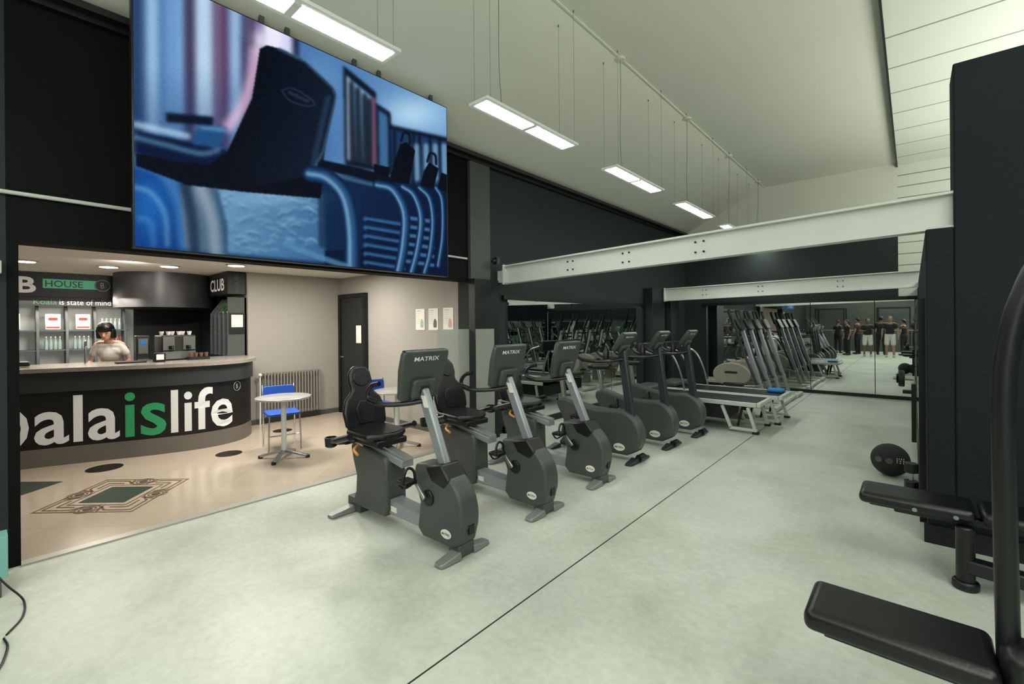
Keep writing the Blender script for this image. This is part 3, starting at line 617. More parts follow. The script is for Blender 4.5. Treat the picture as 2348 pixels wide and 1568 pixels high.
tag(MB().bx(-4.12,-3.98,-.12,.066,.10,.34).build('glass_case','teal_glass',bev=.004),'teal edged glass box at the lower left edge','box')
tag(MB().bx(-4.14,-3.96,-.14,.04,0,.10).build('plinth_box','shelf_grey',bev=.004),'grey stand under the teal glass box','box')
tag(MB().tube([(-3.9,.02,.16),(-3.85,.06,.1),(-3.8,.12,.012),(-3.6,.11,.006),(-3.45,.05,.006)],.005,8,6).build('cable','trim_black'),'thin black cable curling on the floor at the lower left','cable')
tag(MB().tube([(-3.42,.04,.006),(-3.3,.05,.006),(-3.1,.01,.006),(-2.95,-.1,.006)],.005,8,6).build('cable','trim_black'),'second black cable running out of the frame at lower left','cable')
# ================= RECEPTION
struct('wall_reception_back',MB().bx(-10.4,-10.2,-1.2,2.65,0,2.5),'wall_dark')
struct('wall_reception_side',MB().bx(-10.4,-4.6,-1.4,-1.2,0,2.5),'wall_beige')
struct('wall_reception_radiator',MB().bx(-10.4,-7.8,2.66,4.4,0,2.5),'wall_beige')
struct('wall_reception_posters',MB().bx(-7.8,-4.4,4.2,4.4,0,2.5),'wall_beige')
struct('ceiling_reception',MB().bx(-10.4,-4.6,-1.2,4.2,2.4,2.5),'rec_ceil')
struct('baseboard_reception',MB().bx(-7.8,-7.785,2.66,4.2,0,.08).bx(-6.9,-4.6,4.185,4.2,0,.08),'wall_mid')
d=struct('door_1',MB().bx(-7.70,-6.96,4.15,4.2,0,2.03),'door_dark','dark grey interior door beside the radiator')
o=MB().bx(-7.77,-7.70,4.13,4.2,0,2.1).bx(-6.96,-6.89,4.13,4.2,0,2.1).bx(-7.70,-6.96,4.13,4.2,2.03,2.1).build('door_frame','trim_black',d)
MB().bx(-7.18,-7.02,4.143,4.15,1.25,1.55).build('notice','paper',d); MB().bx(-7.2,-7.0,4.146,4.152,1.23,1.57).build('notice_frame','trim_black',d)
MB().cyl((-7.62,4.15,1.0),(-7.62,4.10,1.0),.012).cyl((-7.62,4.10,1.0),(-7.52,4.10,1.0),.01).build('door_handle','steel',d)
for i,(x,y,n) in enumerate([(-8.4,.3,'leftmost'),(-8.4,1.1,'second from left'),(-7.78,1.66,'third from left'),(-7.04,2.26,'rightmost')]):
    t=thing('downlight','round warm recessed ceiling light over the bar, %s of four'%n,'light',(x,y,2.4),0,'recessed lights over the bar')
    MB().lathe([(.11,0),(.13,-.008),(.10,-.014),(.10,-.002)]).build('trim_ring','white_paint',t); MB().lathe([(.095,-.004),(.095,-.016)]).build('lamp_disc','spot',t)
area('rec_fill_a',(-6.0,2.0,2.37),.5,48,'fff8ee'); area('rec_fill_b',(-8.9,1.0,2.0),.5,22,'fff4e6')  # area fills added on top of the modelled downlights
area('rec_fill_c',(-6.4,3.2,2.37),.4,34,'fff8ee'); area('rec_fill_d',(-7.5,1.2,2.36),.2,12,'fff6ea',(0,R(35),0))  # more added reception fill; the last one brightens the woman at the bar
CP=catmull([(-7.6,-.6,0),(-7.42,.1,0),(-7.2,.7,0),(-6.95,1.3,0),(-6.82,1.8,0),(-6.9,2.2,0),(-7.15,2.45,0),(-7.45,2.56,0),(-7.75,2.6,0)],10)
CS=[0]
for a,b in zip(CP[:-1],CP[1:]): CS.append(CS[-1]+(b-a).length)
def cat(s,off=0):
    s=max(0,min(CS[-1]-1e-6,s)); i=max(j for j in range(len(CS)-1) if CS[j]<=s); f=(s-CS[i])/(CS[i+1]-CS[i])
    p=CP[i].lerp(CP[i+1],f)
    ta=(CP[min(i+1,len(CP)-1)]-CP[max(i-1,0)]).normalized(); tb=(CP[min(i+2,len(CP)-1)]-CP[i]).normalized(); tt=ta.lerp(tb,f).normalized()
    n=V((tt.y,-tt.x,0)); return p+n*off
def ribbon(z0,z1,o0,o1,n=70):
    m=MB(); vs=[];fs=[]
    for i in range(n+1):
        s=CS[-1]*i/n; a=cat(s,o0);b=cat(s,o1)
        vs+=[V((a.x,a.y,z0)),V((b.x,b.y,z0)),V((b.x,b.y,z1)),V((a.x,a.y,z1))]
    for i in range(n):
        for j in range(4): fs.append((i*4+j,i*4+(j+1)%4,(i+1)*4+(j+1)%4,(i+1)*4+j))
    fs+=[(0,1,2,3),(n*4+3,n*4+2,n*4+1,n*4)]; return m.add(vs,fs)
ct=thing('reception_counter','curved grey bar counter with large white and green lettering','counter',(0,0,0))
ribbon(.83,1.055,-.05,.03).build('fascia','counter_grey',ct)
sb=ribbon(.2,.83,-.05,.0).build('sign_board','board_black',ct)
ribbon(0,.2,-.05,.006).build('plinth','counter_plinth',ct)
out=[cat(CS[-1]*i/50,.07) for i in range(51)]
poly=[(p.x,p.y) for p in out]+[(-8.0,2.62),(-7.95,1.6),(-8.1,.8),(-8.3,-.6)]
MB().slab(poly,(0,0,1.055),(1,0,0),(0,1,0),.045).build('worktop','granite',ct)
def ctext(s,s0,s1,z0,z1,m):
    vs,fs=textmesh(s,.014); pts=[]
    for a,b in vs:
        p=cat(s0+(s1-s0)*a,.008); pts.append((p.x,p.y,z0+(z1-z0)*b))
    me=bpy.data.meshes.new('lettering'); me.from_pydata(pts,[],fs); me.materials.append(MT[m]); o=bpy.data.objects.new('lettering',me); COL.objects.link(o); o.parent=sb
B0=.72
ctext('k',B0-.36,B0-.11,.25,.78,'white_letter'); ctext('o',B0-.07,B0+.20,.24,.655,'white_letter'); ctext('ala',B0+.24,B0+.985,.24,.78,'white_letter'); ctext('is',B0+1.03,B0+1.43,.24,.78,'green_letter'); ctext('life',B0+1.475,B0+2.16,.24,.78,'white_letter')
def logo(m,parent,o,ux,uy,r):
    mb=MB(); o=V(o);ux=V(ux);uy=V(uy)
    mb.tube([o+(ux*math.cos(a)+uy*math.sin(a))*r for a in[2*PI*i/24 for i in range(25)]],r*.05,6)
    L=mb.build('emblem_ring',m,parent)
    text('B','emblem_letter',m,L,o-ux*r*.28-uy*r*.5,ux,uy,r*.5,r*1.0,0)
p=cat(B0+2.23,.01); q=cat(B0+2.29,.01); logo('grey_letter',sb,(p.x,p.y,.745),(q-p).normalized(),(0,0,1),.06)
tag(MB().bx(-8.9,-8.05,-.6,.2,0,.9).build('under_counter','shelf_grey'),'grey work unit behind the bar counter','cabinet')
# floor inlay
def ring(poly,k): return [(x*k,y*k) for x,y in poly]
sq=[(-.62,0),(0,-.56),(.62,0),(0,.56)]
IX,IY=-5.57,.78
def inlay(poly,hole,z,name,m,lab):
    n=len(poly); mb=MB(); vs=[(x+IX,y+IY,z) for x,y in poly]
    if hole: vs+=[(x+IX,y+IY,z) for x,y in hole]; mb.add(vs,[(i,(i+1)%n,n+(i+1)%n,n+i) for i in range(n)])
    else: mb.add(vs,[tuple(range(n))])
    struct(name,mb,m,lab)
inlay(sq,ring(sq,.965),.002,'trim_9','inlay_brown','brown outline of the diamond floor inlay')
inlay(ring(sq,.62),ring(sq,.59),.002,'trim_10','inlay_brown','inner brown outline of the floor inlay')
inlay(ring(sq,.48),None,.0022,'trim_11','inlay_green','dark green diamond at the centre of the floor inlay')
mb=MB(); mg=MB()
for x,y in((-.26,-.235),(.26,-.235),(.26,.235),(-.26,.235)):
    mb.ring((x+IX,y+IY),.078,.09,.0026); mb.ring((x+IX,y+IY),.050,.062,.0026); mb.ring((x+IX,y+IY),.0,.016,.0026); mg.ring((x+IX,y+IY),.016,.034,.0024)
def strip(p,q,w=.008):
    d_=(q-p).normalized(); n=V((-d_.y,d_.x))*w; mb.add([(a.x+IX,a.y+IY,.0024) for a in(p-n,p+n,q+n,q-n)],[(0,1,2,3)])
for i in range(4):
    A=V(sq[i]);B=V(sq[(i+1)%4]); Z=V(sq[i-1])
    for T in(B,Z):
        e=(T-A)
        strip(A*.88,A*.88+e*.26); strip(A*.88+e*.26,A*.88+e*.26-A*.16); strip(A*.72,A*.72+e*.18)
        strip(A+e*.36,(A+e*.36)*.66)
struct('trim_13',mb,'inlay_brown','brown ring knots and key pattern bars of the floor inlay'); struct('trim_15',mg,'inlay_green','green rings of the floor inlay')
pts=[onZ(px,py,0) for px,py in((30,1105),(145,1104),(30,1142))]; mb=MB(); mb.add([(p.x,p.y,.002) for p in pts],[(0,1,2)]); struct('trim_14',mb,'inlay_green','dark triangle of floor inlay at the left jamb')
for px,py,r,n in((240,1073,.16,'in front of the counter lettering'),(525,1040,.14,'near the curved end of the counter'),(648,987,.13,'behind the bistro table')):
    p=onZ(px,py,0); t=thing('floor_sticker','black round sticker on the tiles '+n,'sticker',(p.x,p.y,0),0,'round floor stickers')
    a=MB().lathe([(r,0),(r,.003)],n=32).build('disc','disc_dark',t)
    text('KOALA IS LIFE','lettering','inlay_brown',a,(-.02,-r*.6,.004),(0,1,0),(-1,0,0),r*1.2,r*.2,.0)
# back shelving
t=thing('back_bar_shelves','grey open shelving unit with lit pale back behind the bar','shelf',(-10.0,.6,0))
MB().bx(-.19,-.17,-1.2,1.05,.9,1.98).build('back_panel','shelf_back',t)
ys=[-.55,-.1,.22,.55,.92]
for y in ys: MB().slab([(0,0),(.28,0),(.28,.7),(.1,1.05),(0,1.05)],(-.17,y,.9),(1,0,0),(0,0,1),.035).build('divider','shelf_grey',t,bev=.004)
for z in(.9,1.22,1.52): MB().bx(-.17,.1,-1.2,.95,z-.02,z).build('shelf_board','shelf_grey',t)
MB().bx(-.19,.14,-1.2,1.0,.0,.88).build('base_cabinet','shelf_grey',t)
area('shelf_lamp',(-9.8,.6,2.0),.2,16,'fff2e0',(0,R(-15),0),1.6)
def bottle(x,y,z,label,m,group,h=.2,r=.03):
    t=thing('bottle',label,'bottle',(x,y,z),0,group)
    MB().lathe([(r*.9,0),(r,.01),(r,h*.62),(r*.4,h*.82),(r*.4,h*.9)],n=12).build('bottle_body',m,t); MB().lathe([(r*.45,h*.9),(r*.45,h)],n=12).build('bottle_cap','paper' if m!='red_bottle' else 'red_bottle',t)
for c,(ya,yb) in enumerate([(-.05,.15),(.27,.48),(.60,.86)]):
    for k in range(4):
        y=.6+ya+(yb-ya)*(k+.5)/4
        bottle(-9.97,y,1.221,['clear water bottle in the left bay of the middle shelf','clear water bottle in the centre bay of the middle shelf','red drink bottle on the middle shelf beside the person'][c],['clear_bottle','clear_bottle','red_bottle'][c],['water bottles, left bay','water bottles, centre bay','red bottles on the middle shelf'][c],.2,.022)
for k in range(5): bottle(-9.97,.6+.62+.055*k,1.521,'small clear bottle on the top shelf at right','clear_bottle','bottles on the top shelf',.18,.022)
for k,(y,n) in enumerate([(-.03,'left'),(.31,'centre'),(-.46,'far left')]):
    t=thing('coffee_bag','white and red packet on the top shelf, %s bay'%n,'packet',(-9.98,.6+y+.08,1.521),0,'packets on the top shelf')
    MB().slab(rrect(.17,.24,.01),(-.02,0,.125),(0,1,0),(0,0,1),.05).build('bag_body','paper',t,bev=.01); MB().slab(rrect(.10,.04,.01),(.031,0,.17),(0,1,0),(0,0,1),.003).build('bag_logo','paper_red',t); MB().slab(rrect(.15,.02,.008),(.031,0,.04),(0,1,0),(0,0,1),.003).build('bag_stripe','paper_red',t)
t=thing('header_sign','dark header board over the shelves reading HOUSE in green','sign',(-9.9,.4,2.03))
MB().bx(-.06,0,-1.6,1.06,0,.36).build('sign_panel','trim_dark',t)
text('CLUB','lettering','white_letter',t,(.004,-.75,.07),(0,1,0),(0,0,1),.56,.2,.02)
text('B','lettering','white_letter',t,(.004,-.13,.05),(0,1,0),(0,0,1),.2,.24,.03)
MB().slab(rrect(.62,.14,.004),(.003,.45,.20),(0,1,0),(0,0,1),.002).build('green_band','green_band',t)
text('HOUSE','lettering','trim_black',t,(.0065,.165,.15),(0,1,0),(0,0,1),.42,.10,.008)
MB().slab(ell(.10,.10,32),(.004,.82,.20),(0,1,0),(0,0,1),.003).build('emblem_disc','trim_dark',t)
logo('grey_letter',t,(.010,.82,.20),V((0,1,0)),V((0,0,1)),.09)
MB().bx(-.05,-.02,-1.6,1.06,-.14,0).build('lower_panel','board_black',t)
text('Koala','lettering','green_dim',t,(-.015,.04,-.12),(0,1,0),(0,0,1),.25,.085,.004); text('is state of mind','lettering','grey_letter',t,(-.015,.32,-.12),(0,1,0),(0,0,1),.6,.085,.0)
t=thing('canopy_drum','dark metallic curved canopy hanging from the ceiling over the bar','canopy',(-9.3,1.93,1.86))
MB().lathe([(.66,0),(.66,.54)],n=48).build('canopy_shell','drum_grey',t)
MB().lathe([(.6,-.012),(.6,0)],n=48).build('canopy_underside','trim_black',t)
struct('wall_bar_niche',MB().bx(-10.2,-10.1,1.65,2.66,.96,1.85).bx(-10.2,-8.75,2.61,2.66,.96,2.4),'trim_dark')
tag(MB().bx(-10.15,-9.6,1.62,2.55,0,.95).build('back_cabinet','shelf_grey'),'dark grey back counter under the canopy','cabinet')
t=thing('corner_sign','dark corner sign box reading CLUB in white above the end shelves','sign',(-8.3,2.5,2.05))
MB().bx(-.42,.45,-.1,.155,0,.34).build('sign_box','trim_dark',t)
text('CLUB','lettering','white_letter',t,(-.36,-.104,.06),(1,0,0),(0,0,1),.66,.19,.014)
text('HOUSE','lettering','green_dim',t,(.454,.05,.03),(0,0,1),(0,-1,0),.28,.06,.01)
t=thing('end_shelf','grey end shelving with slanted uprights at the end of the bar','shelf',(-8.3,2.5,1.1))
for i in range(5): MB().slab([(0,0),(.24,0),(.24,.9),(.17,.9),(0,.66)],(-.40+.2*i,-.10,0),(0,1,0),(0,0,1),.03).build('upright','shelf_grey',t,bev=.004)
for z in(.02,.33,.62): MB().bx(-.40,.43,-.06,.14,z-.012,z+.012).build('shelf_board','shelf_grey',t)
MB().bx(-.42,.45,.13,.155,0,.9).bx(.43,.45,-.1,.155,0,.9).build('end_panel','wall_mid',t)
t=thing('framed_notice','black framed white notice on the end of the bar shelves','notice',(-7.845,2.52,1.6)); MB().bx(0,.012,-.11,.11,-.16,.16).build('frame','trim_black',t); MB().bx(.012,.015,-.08,.08,-.06,.13).build('paper_sheet','paper',t)
for k,(x,z) in enumerate([(-7.98,1.785),(-8.19,1.785),(-8.58,1.495)]):
    t=thing('potted_plant','small green plant on the slanted end shelves, '+['nearest the corner','in the middle','lower left'][k],'plant',(x,2.46,z)); MB().lathe([(.025,-.05),(.04,0)]).build('pot','paper',t); m=MB()
    for j in range(26):
        a=random.uniform(0,2*PI); r=random.uniform(.02,.06); e=V((r*math.cos(a),r*math.sin(a)-.02,random.uniform(-.02,.12))); m.bar((0,0,0),e,.004,.004); m.sph(e,(.015,.015,.006),6,4)
    m.build('foliage','plant',t)
for px,m1,n in((963,'paper_green','leftmost, green toned'),(993,'ink','middle, dark toned'),(1027,'paper_pink','rightmost, pink toned')):
    p=onY(px,733,4.19); t=thing('wall_poster','small white poster with picture on the beige wall, '+n,'poster',(p.x,4.199,1.63),0,'three small posters')
    MB().slab(rrect(.21,.31,.003),(0,0,0),(1,0,0),(0,0,1),.006).build('sheet','paper',t)
    MB().slab([(-.02,-.12),(.045,-.12),(.05,-.04),(.025,.0),(.0,.01),(-.02,-.03),(-.03,-.07)],(.03,-.0065,.0),(1,0,0),(0,0,1),.001).build('print',m1,t)
    text('KOALA','lettering','green_letter',t,(-.08,-.0085,.12),(1,0,0),(0,0,1),.10,.014,.0)
    for j in range(6): text('|||||||','small_print','ink',t,(-.09,-.0085,.09-.03*j),(1,0,0),(0,0,1),.09-.01*(j%3),.006,0)
t=thing('radiator','column radiator on the beige wall behind the bistro table','radiator',(-7.72,3.3,0)); 
for k in range(19):
    y=-.44+.88*k/18; MB().tube([(0,y,.12),(-.05,y,.12),(-.05,y,.80),(0,y,.80),(.04,y,.80),(.04,y,.12),(0,y,.12)],.015,8).build('column','radiator',t)
MB().cyl((0,-.46,.14),(0,.46,.14),.02).build('header_pipe','radiator',t); MB().cyl((0,-.46,.78),(0,.46,.78),.02).build('header_pipe','radiator',t)
MB().sph((0,-.50,.78),.03).cyl((0,-.5,.78),(0,-.5,0),.012).build('valve','paper',t)
def bistro(label,loc):
    t=thing('bistro_table',label,'table',loc,0,'round bistro tables')
    MB().lathe([(.29,.70),(.30,.705),(.30,.72),(.29,.725)],n=40).build('tabletop','table_top',t)
    MB().lathe([(.028,.05),(.028,.66),(.07,.70)]).build('column','white_paint',t)
    for i in range(4):
        a=PI/4+PI/2*i; d=V((math.cos(a),math.sin(a),0)); MB().bar(V((0,0,.09)),d*.27+V((0,0,.025)),.05,.025).build('base_arm','steel',t,bev=.006); MB().cyl(d*.27,d*.27+V((0,0,.03)),.025).build('foot','trim_black',t)
def chair(label,loc,rz):
    t=thing('cafe_chair',label,'chair',loc,rz,'blue cafe chairs')
    MB().slab(rrect(.38,.38,.05),(0,0,.44),(1,0,0),(0,1,0),.03).build('seat','blue_seat',t,bev=.008)
    MB().slab(rrect(.37,.15,.04),(-.20,0,.70),(0,1,0),(-.12,0,1),.02).build('backrest','blue_seat',t,bev=.006)
    for s in(-1,1):
        MB().cyl((.18,s*.17,.44),(.20,s*.185,0),.010).build('leg','chrome',t); MB().tube([(-.20,s*.185,0),(-.18,s*.185,.44),(-.195,s*.185,.65),(-.22,s*.185,.79)],.010,8,3).build('leg','chrome',t)
    for x,z in((.19,.2),(-.19,.42)): MB().cyl((x,-.18,z),(x,.18,z),.008).build('stretcher','chrome',t)
bistro('round bistro table with steel pedestal in front of the radiator',(-5.58,2.28,0))
bistro('round bistro table partly hidden behind the recumbent bikes',(-4.95,3.42,0))
chair('blue chair with chrome legs behind the bistro table by the radiator',(-6.05,2.45,0),R(-12))
chair('blue chair mostly hidden behind the nearest bike headrest',(-5.62,3.55,0),R(-10))
tag(MB().bx(-4.40,-4.385,3.62,4.15,.02,1.49).build('glass_partition','frosted'),'frosted low glass panel at the right end of the opening','partition')
tag(MB().bx(-4.27,-4.262,4.16,4.5,.0,1.49).build('glass_partition','frosted'),'pale panel leaning against the dark post','partition')
def put(px,X): 
    d=ray(px,800); return (X,d.y*(X/d.x),1.10)
t=thing('coffee_machine','steel coffee machine on the bar with cups on top','coffee machine',put(403,-7.68),R(5))
MB().bx(-.16,.14,-.2,.2,.0,.34).build('machine_body','trim_dark',t,bev=.015); MB().bx(.14,.15,-.19,.19,.02,.12).build('drip_tray','steel',t)
for a,b in((-.19,-.06),(.04,.18)): MB().bx(.14,.155,a,b,.14,.32).build('front_panel','steel',t)
for s in(-.1,.1): MB().cyl((.12,s,.2),(.22,s,.17),.012).cyl((.16,s,.2),(.16,s,.15),.03).build('brew_head','black_plastic',t)
c=put(403,-7.68)
for k in range(6):
    t=thing('cup','small white cup on top of the coffee machine','cup',(c[0]-.04+.075*(k%2),c[1]-.15+.06*k,1.441),0,'cups on the coffee machine')
    MB().lathe([(.018,0),(.03,.05),(.026,.05),(.015,.006)],n=12).build('cup_body','paper',t)
t=thing('coffee_grinder','slim steel and black coffee grinder beside the coffee machine','grinder',put(325,-7.75))
MB().bx(-.08,.08,-.07,.07,0,.34).build('grinder_body','trim_dark',t,bev=.01); MB().bx(.08,.09,-.05,.05,.1,.3).build('front_panel','steel',t); MB().bx(.088,.094,-.03,.03,.22,.28).build('display','blue_mat',t); MB().bx(.05,.14,-.06,.06,0,.03).build('tray','steel',t)
t=thing('napkin_dispenser','black napkin holder with white paper on the bar','napkin holder',put(365,-7.35)); MB().bx(-.05,.05,-.06,.06,0,.12).build('holder_body','black_plastic',t,bev=.008); MB().bx(.05,.053,-.04,.04,.03,.1).build('napkin','paper',t)
t=thing('cup_rack','low dark rack of brown cups at the right of the bar','rack',put(455,-7.45)); MB().bx(-.06,.06,-.12,.12,0,.04).build('rack_body','trim_dark',t)
for k in range(4): MB().lathe([(.02,0),(.028,.055)],(0,-.09+.06*k,.04),12).build('cup','inlay_brown',t)
t=thing('serving_tray','flat dark tray on the bar in front of the grinder','tray',put(300,-7.5)); MB().slab(rrect(.2,.3,.03),(0,0,0),(1,0,0),(0,1,0),.02).build('tray_body','trim_dark',t,bev=.005)
t=thing('card_reader','small dark payment terminal at the left end of the bar','payment terminal',put(55,-7.75)); MB().box((0,0,.035),(.14,.09,.05)).build('terminal_body','trim_dark',t,bev=.01); MB().box((.0,0,.062),(.08,.06,.004)).build('keypad','paper',t)
t=thing('beer_tap','slim chrome tap on the bar beside the person','tap',put(195,-7.85)); MB().tube([(0,0,0),(0,0,.22),(.03,0,.28),(.08,0,.27),(.1,0,.22)],.011,10,4).build('tap_body','chrome',t)
# ================= PEOPLE
def blob(name,mb,m,parent,vox,it=4):
    o=mb.build(name,m,None); md=o.modifiers.new('r','REMESH'); md.mode='VOXEL'; md.voxel_size=vox; md.use_smooth_shade=True
    s=o.modifiers.new('s','SMOOTH'); s.factor=.5; s.iterations=it
    bpy.context.view_layer.update(); dg=bpy.context.evaluated_depsgraph_get(); me=bpy.data.meshes.new_from_object(o.evaluated_get(dg)); me.name=name
    o.modifiers.clear(); o.data=me
    if not me.materials: me.materials.append(MT[m])
    for p in me.polygons: p.use_smooth=True
    o.parent=parent; return o
def human(label,loc,rz,H=1.7,L=0,arms=None,legs=None,hair='short',shirt='tee_black',bottom='tee_black',short=True,skin='skin',group=None,vox=.012,slim=1.,nod=0):
    s=H/1.7; t=thing('person',label,'person',loc,rz,group)
    P=lambda x,y,z:V((x*s,y*s,z*s))
    dz=-L*.25
    b=MB(); w=slim
    hd=(L*1.25+.02+nod*.15,0,1.595+dz*1.3-nod*.02)
    HR=Matrix.Rotation(nod,3,'Y'); HC=V(hd)
    def hp_(x,y,z): q=HC+HR@V((x,y,z)); return (q.x,q.y,q.z)
    def E(mb,c,r,rot=None): mb.sph(P(*c),tuple(q*s for q in r),16,10,rot)
    def Cp(mb,p0,p1,r0,r1): mb.cap(P(*p0),P(*p1),r0*s,r1*s)
    E(b,(0,0,.94),(.105,.155*w,.12)); E(b,(L*.3,0,1.09+dz*.3),(.09,.125*w,.13)); E(b,(L*.6,0,1.27+dz*.6),(.100,.150*w,.16))
    Cp(b,(L*.85,-.12*w,1.395+dz),(L*.85,.12*w,1.395+dz),.050,.050); Cp(b,(L*.88,0,1.42+dz),(hd[0]-.025,0,hd[2]-.07),.048,.043)
    E(b,hd,(.093,.074,.112),HR); E(b,hp_(.032,0,-.065),(.050,.046,.052),HR); E(b,hp_(.096,0,-.03),(.018,.013,.026),HR)
    for q in(-1,1): E(b,hp_(-.005,q*.076,-.01),(.02,.012,.032),HR)
    la=legs or [((.02,.11,.5),(-.01,.12,.09)),((.02,-.11,.5),(-.01,-.12,.09))]
    ar=arms or [((-.01,.25,1.12),(.06,.26,.88)),((-.01,-.25,1.12),(.06,-.26,.88))]
    am=.82 if w<1 else 1
    for (kn,an),q in zip(la,(1,-1)):
        hp=(0,q*.085,.92); Cp(b,hp,kn,.088,.056); Cp(b,kn,an,.056,.037); Cp(b,an,(an[0]+.11,an[1],.04),.035,.028)
    for (el,wr),q in zip(ar,(1,-1)):
        sh=(L*.85,q*.17*w,1.385+dz); Cp(b,sh,el,.046*am,.036*am); Cp(b,el,wr,.035*am,.025*am)
        d=(V(wr)-V(el)).normalized(); f=V((1,0,0)); f=(f-d*f.dot(d)); f=f.normalized() if f.length>.2 else V((0,0,1)); n=d.cross(f).normalized()
        W=V(wr); pc=W+d*.045
        b.sph(P(*pc),(.035*s,.018*s,.045*s),12,8,Matrix((f,n,d)).transposed())
        for k,ln in enumerate((.072,.08,.074,.06)):
            r0=W+d*.08+f*(.027-.018*k); m1=r0+d*ln*.5+n*(.006*q); m2=m1+d*ln*.35+n*(.018*q); Cp(b,r0,m1,.0085,.0082); Cp(b,m1,m2,.0082,.007)
        r0=W+d*.03+f*.03; m1=r0+f*.03+d*.03; Cp(b,r0,m1,.011,.0095); Cp(b,m1,m1+d*.03,.0095,.008)
    bo=blob('body',b,skin,t,vox)
    sh_=MB(); E(sh_,(0,0,.97),(.116,.163*w,.10)); E(sh_,(L*.3,0,1.09+dz*.3),(.112,.150*w,.16)); E(sh_,(L*.6,0,1.25+dz*.6),(.112,.158*w,.17)); Cp(sh_,(L*.85,-.12*w,1.378+dz),(L*.85,.12*w,1.378+dz),.055,.055); Cp(sh_,(L*.7,-.09*w,1.30+dz),(L*.7,.09*w,1.30+dz),.085,.085)
    for (el,wr),q in zip(ar,(1,-1)):
        a=V((L*.85,q*.16*w,1.37+dz)); e=a.lerp(V(el),.50); Cp(sh_,a,e,.058*am,.062*am)
    blob('t_shirt',sh_,shirt,t,vox,8 if w<1 else 4)
    tr=MB(); E(tr,(0,0,.93),(.118,.166*w,.12))
    for (kn,an),q in zip(la,(1,-1)):
        hp=V((0,q*.085,.92)); 
        if short: Cp(tr,hp,hp.lerp(V(kn),.85),.098,.085)
        else: Cp(tr,hp,kn,.098,.068); Cp(tr,kn,V(kn).lerp(V(an),.95),.068,.052)
    blob('shorts' if short else 'trousers',tr,bottom,t,vox)
    for (kn,an),q in zip(la,(1,-1)):
        m=MB(); m.sph(P(an[0]+.06,an[1],.045),(.135*s,.048*s,.045*s)); m.sph(P(an[0]-.01,an[1],.07),(.05*s,.042*s,.05*s)); blob('shoe',m,'shoe' if short else 'trim_black',t,vox,2)
    h=MB()
    if hair=='bob':
        E(h,hp_(.002,0,.058),(.103,.090,.078),HR); E(h,hp_(-.036,0,.008),(.086,.094,.105),HR)
        for q in(-1,1):
            h.cap(P(*hp_(.012,q*.076,.02)),P(*hp_(.03,q*.080,-.075)),.026*s,.022*s); h.cap(P(*hp_(-.03,q*.070,.0)),P(*hp_(-.015,q*.074,-.09)),.034*s,.030*s)
        h.cap(P(*hp_(-.07,0,.0)),P(*hp_(-.06,0,-.09)),.048*s,.044*s)
        for k in range(9):
            y=-.056+.014*k; h.cap(P(*hp_(.065,y,.075)),P(*hp_(.090-abs(y)*.35,y,.036)),.018*s,.015*s)
    else:
        E(h,hp_(-.02,0,.03),(.092,.083,.092)); E(h,hp_(-.035,0,0),(.078,.08,.085))
        if hair=='pony': h.cap(P(*hp_(-.1,0,.02)),P(*hp_(-.14,0,-.15)),.03*s,.015*s)
    blob('hair',h,'hair_black',t,vox*.8 if hair!='bob' else .006,2)
    for q in(-1,1):
        m=MB(); E(m,hp_(.083,q*.030,0),(.009,.012,.004),HR); m.build('eye','hair_black',t)
        m=MB(); Cp(m,hp_(.086,q*.018,.018),hp_(.080,q*.042,.018),.0025,.002); m.build('eyebrow','hair_black',t)
    m=MB(); E(m,hp_(.080,0,-.072),(.007,.017,.005),HR); m.build('mouth','lips',t)
    return t
human('woman with a black bob in a white t-shirt, leaning over behind the bar',(-8.42,1.14,0),R(-24),1.66,.15,
      [((.10,.22,1.12),(.38,.16,1.00)),((.10,-.22,1.12),(.38,-.14,1.00))],hair='bob',shirt='tee_white',bottom='tee_black',short=False,vox=.008,slim=.82,nod=R(22))
G='people reflected in the far mirror'
p1=human('person in black t-shirt and white shorts, standing in the middle of the reflected group',(-.73,-1.6,0),R(95),1.74,0,None,None,'short','tee_black','short_white',True,'skin_mid',G)
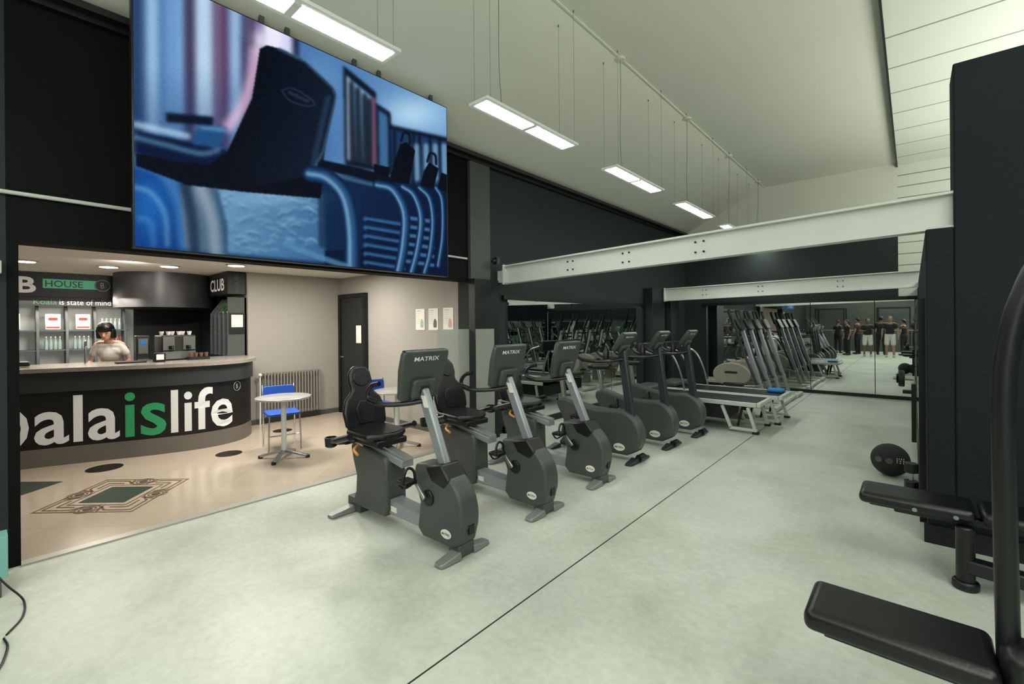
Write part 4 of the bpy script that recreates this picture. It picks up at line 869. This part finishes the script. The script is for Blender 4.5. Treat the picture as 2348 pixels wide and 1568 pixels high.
p2=human('person in black top and light shorts with arms bent, reflected left of centre',(-1.5,-1.8,0),R(80),1.66,.03,[((.05,.27,1.12),(.25,.15,1.15)),((.05,-.27,1.12),(.25,-.15,1.2))],None,'short','tee_black','short_white',True,'skin_dark',G)
p3=human('person in black clothes with ponytail, reflected at the left of the group',(-2.75,-3.6,0),R(-60),1.62,.02,None,None,'pony','tee_black','tee_black',False,'skin_mid',G,slim=.9)
human('person in dark red top, reflected behind the ponytail figure',(-1.95,-3.3,0),R(200),1.7,0,None,None,'short','red_cloth','tee_black',False,'skin_mid',G)
p5=human('person in black holding arms forward, reflected at the right of the group',(.12,-1.6,0),R(150),1.76,.02,[((.05,.27,1.15),(.28,.2,1.2)),((.05,-.27,1.12),(.28,-.2,1.1))],None,'short','tee_black','tee_black',False,'skin_dark',G)
copytree(p3,None,(-2.25,-2.3,0),R(150),'person in black with ponytail, side on, reflected between the group at left')
copytree(p5,None,(-1.1,-3.2,0),R(-80),'person in black seen from behind at the rear of the reflected group')
copytree(p3,None,(-.3,-3.2,0),R(210),'person in black with ponytail at the rear right of the reflected group')
def rack(label,loc):
    t=thing('power_rack',label,'rack',loc)
    for x in(-.6,.6):
        for y in(-.5,.5): MB().bx(x-.03,x+.03,y-.03,y+.03,0,2.2).build('upright','trim_dark',t)
        MB().bx(x-.03,x+.03,-.5,.5,2.14,2.2).build('side_rail','trim_dark',t); MB().bx(x-.03,x+.03,-.5,.5,0,.06).build('side_rail','trim_dark',t)
    for y in(-.5,.5): MB().bx(-.6,.6,y-.03,y+.03,2.14,2.2).build('cross_bar','trim_dark',t)
    MB().cyl((-1.0,.55,1.1),(1.0,.55,1.1),.014).build('barbell','steel',t)
    for s in(-1,1): MB().cyl((s*.78,.55,1.1),(s*.84,.55,1.1),.2,n=28).build('weight_plate','black_plastic',t)
rack('dark power rack standing behind the viewer, left of three',(-3.2,-5.2,0)); rack('dark power rack standing behind the viewer, middle of three',(-.7,-5.2,0)); rack('dark power rack standing behind the viewer, right of three',(1.8,-5.2,0))
w=bpy.data.worlds.new('w'); SC.world=w; w.use_nodes=True; w.node_tree.nodes['Background'].inputs[0].default_value=(.5,.6,.55,1); w.node_tree.nodes['Background'].inputs[1].default_value=.15
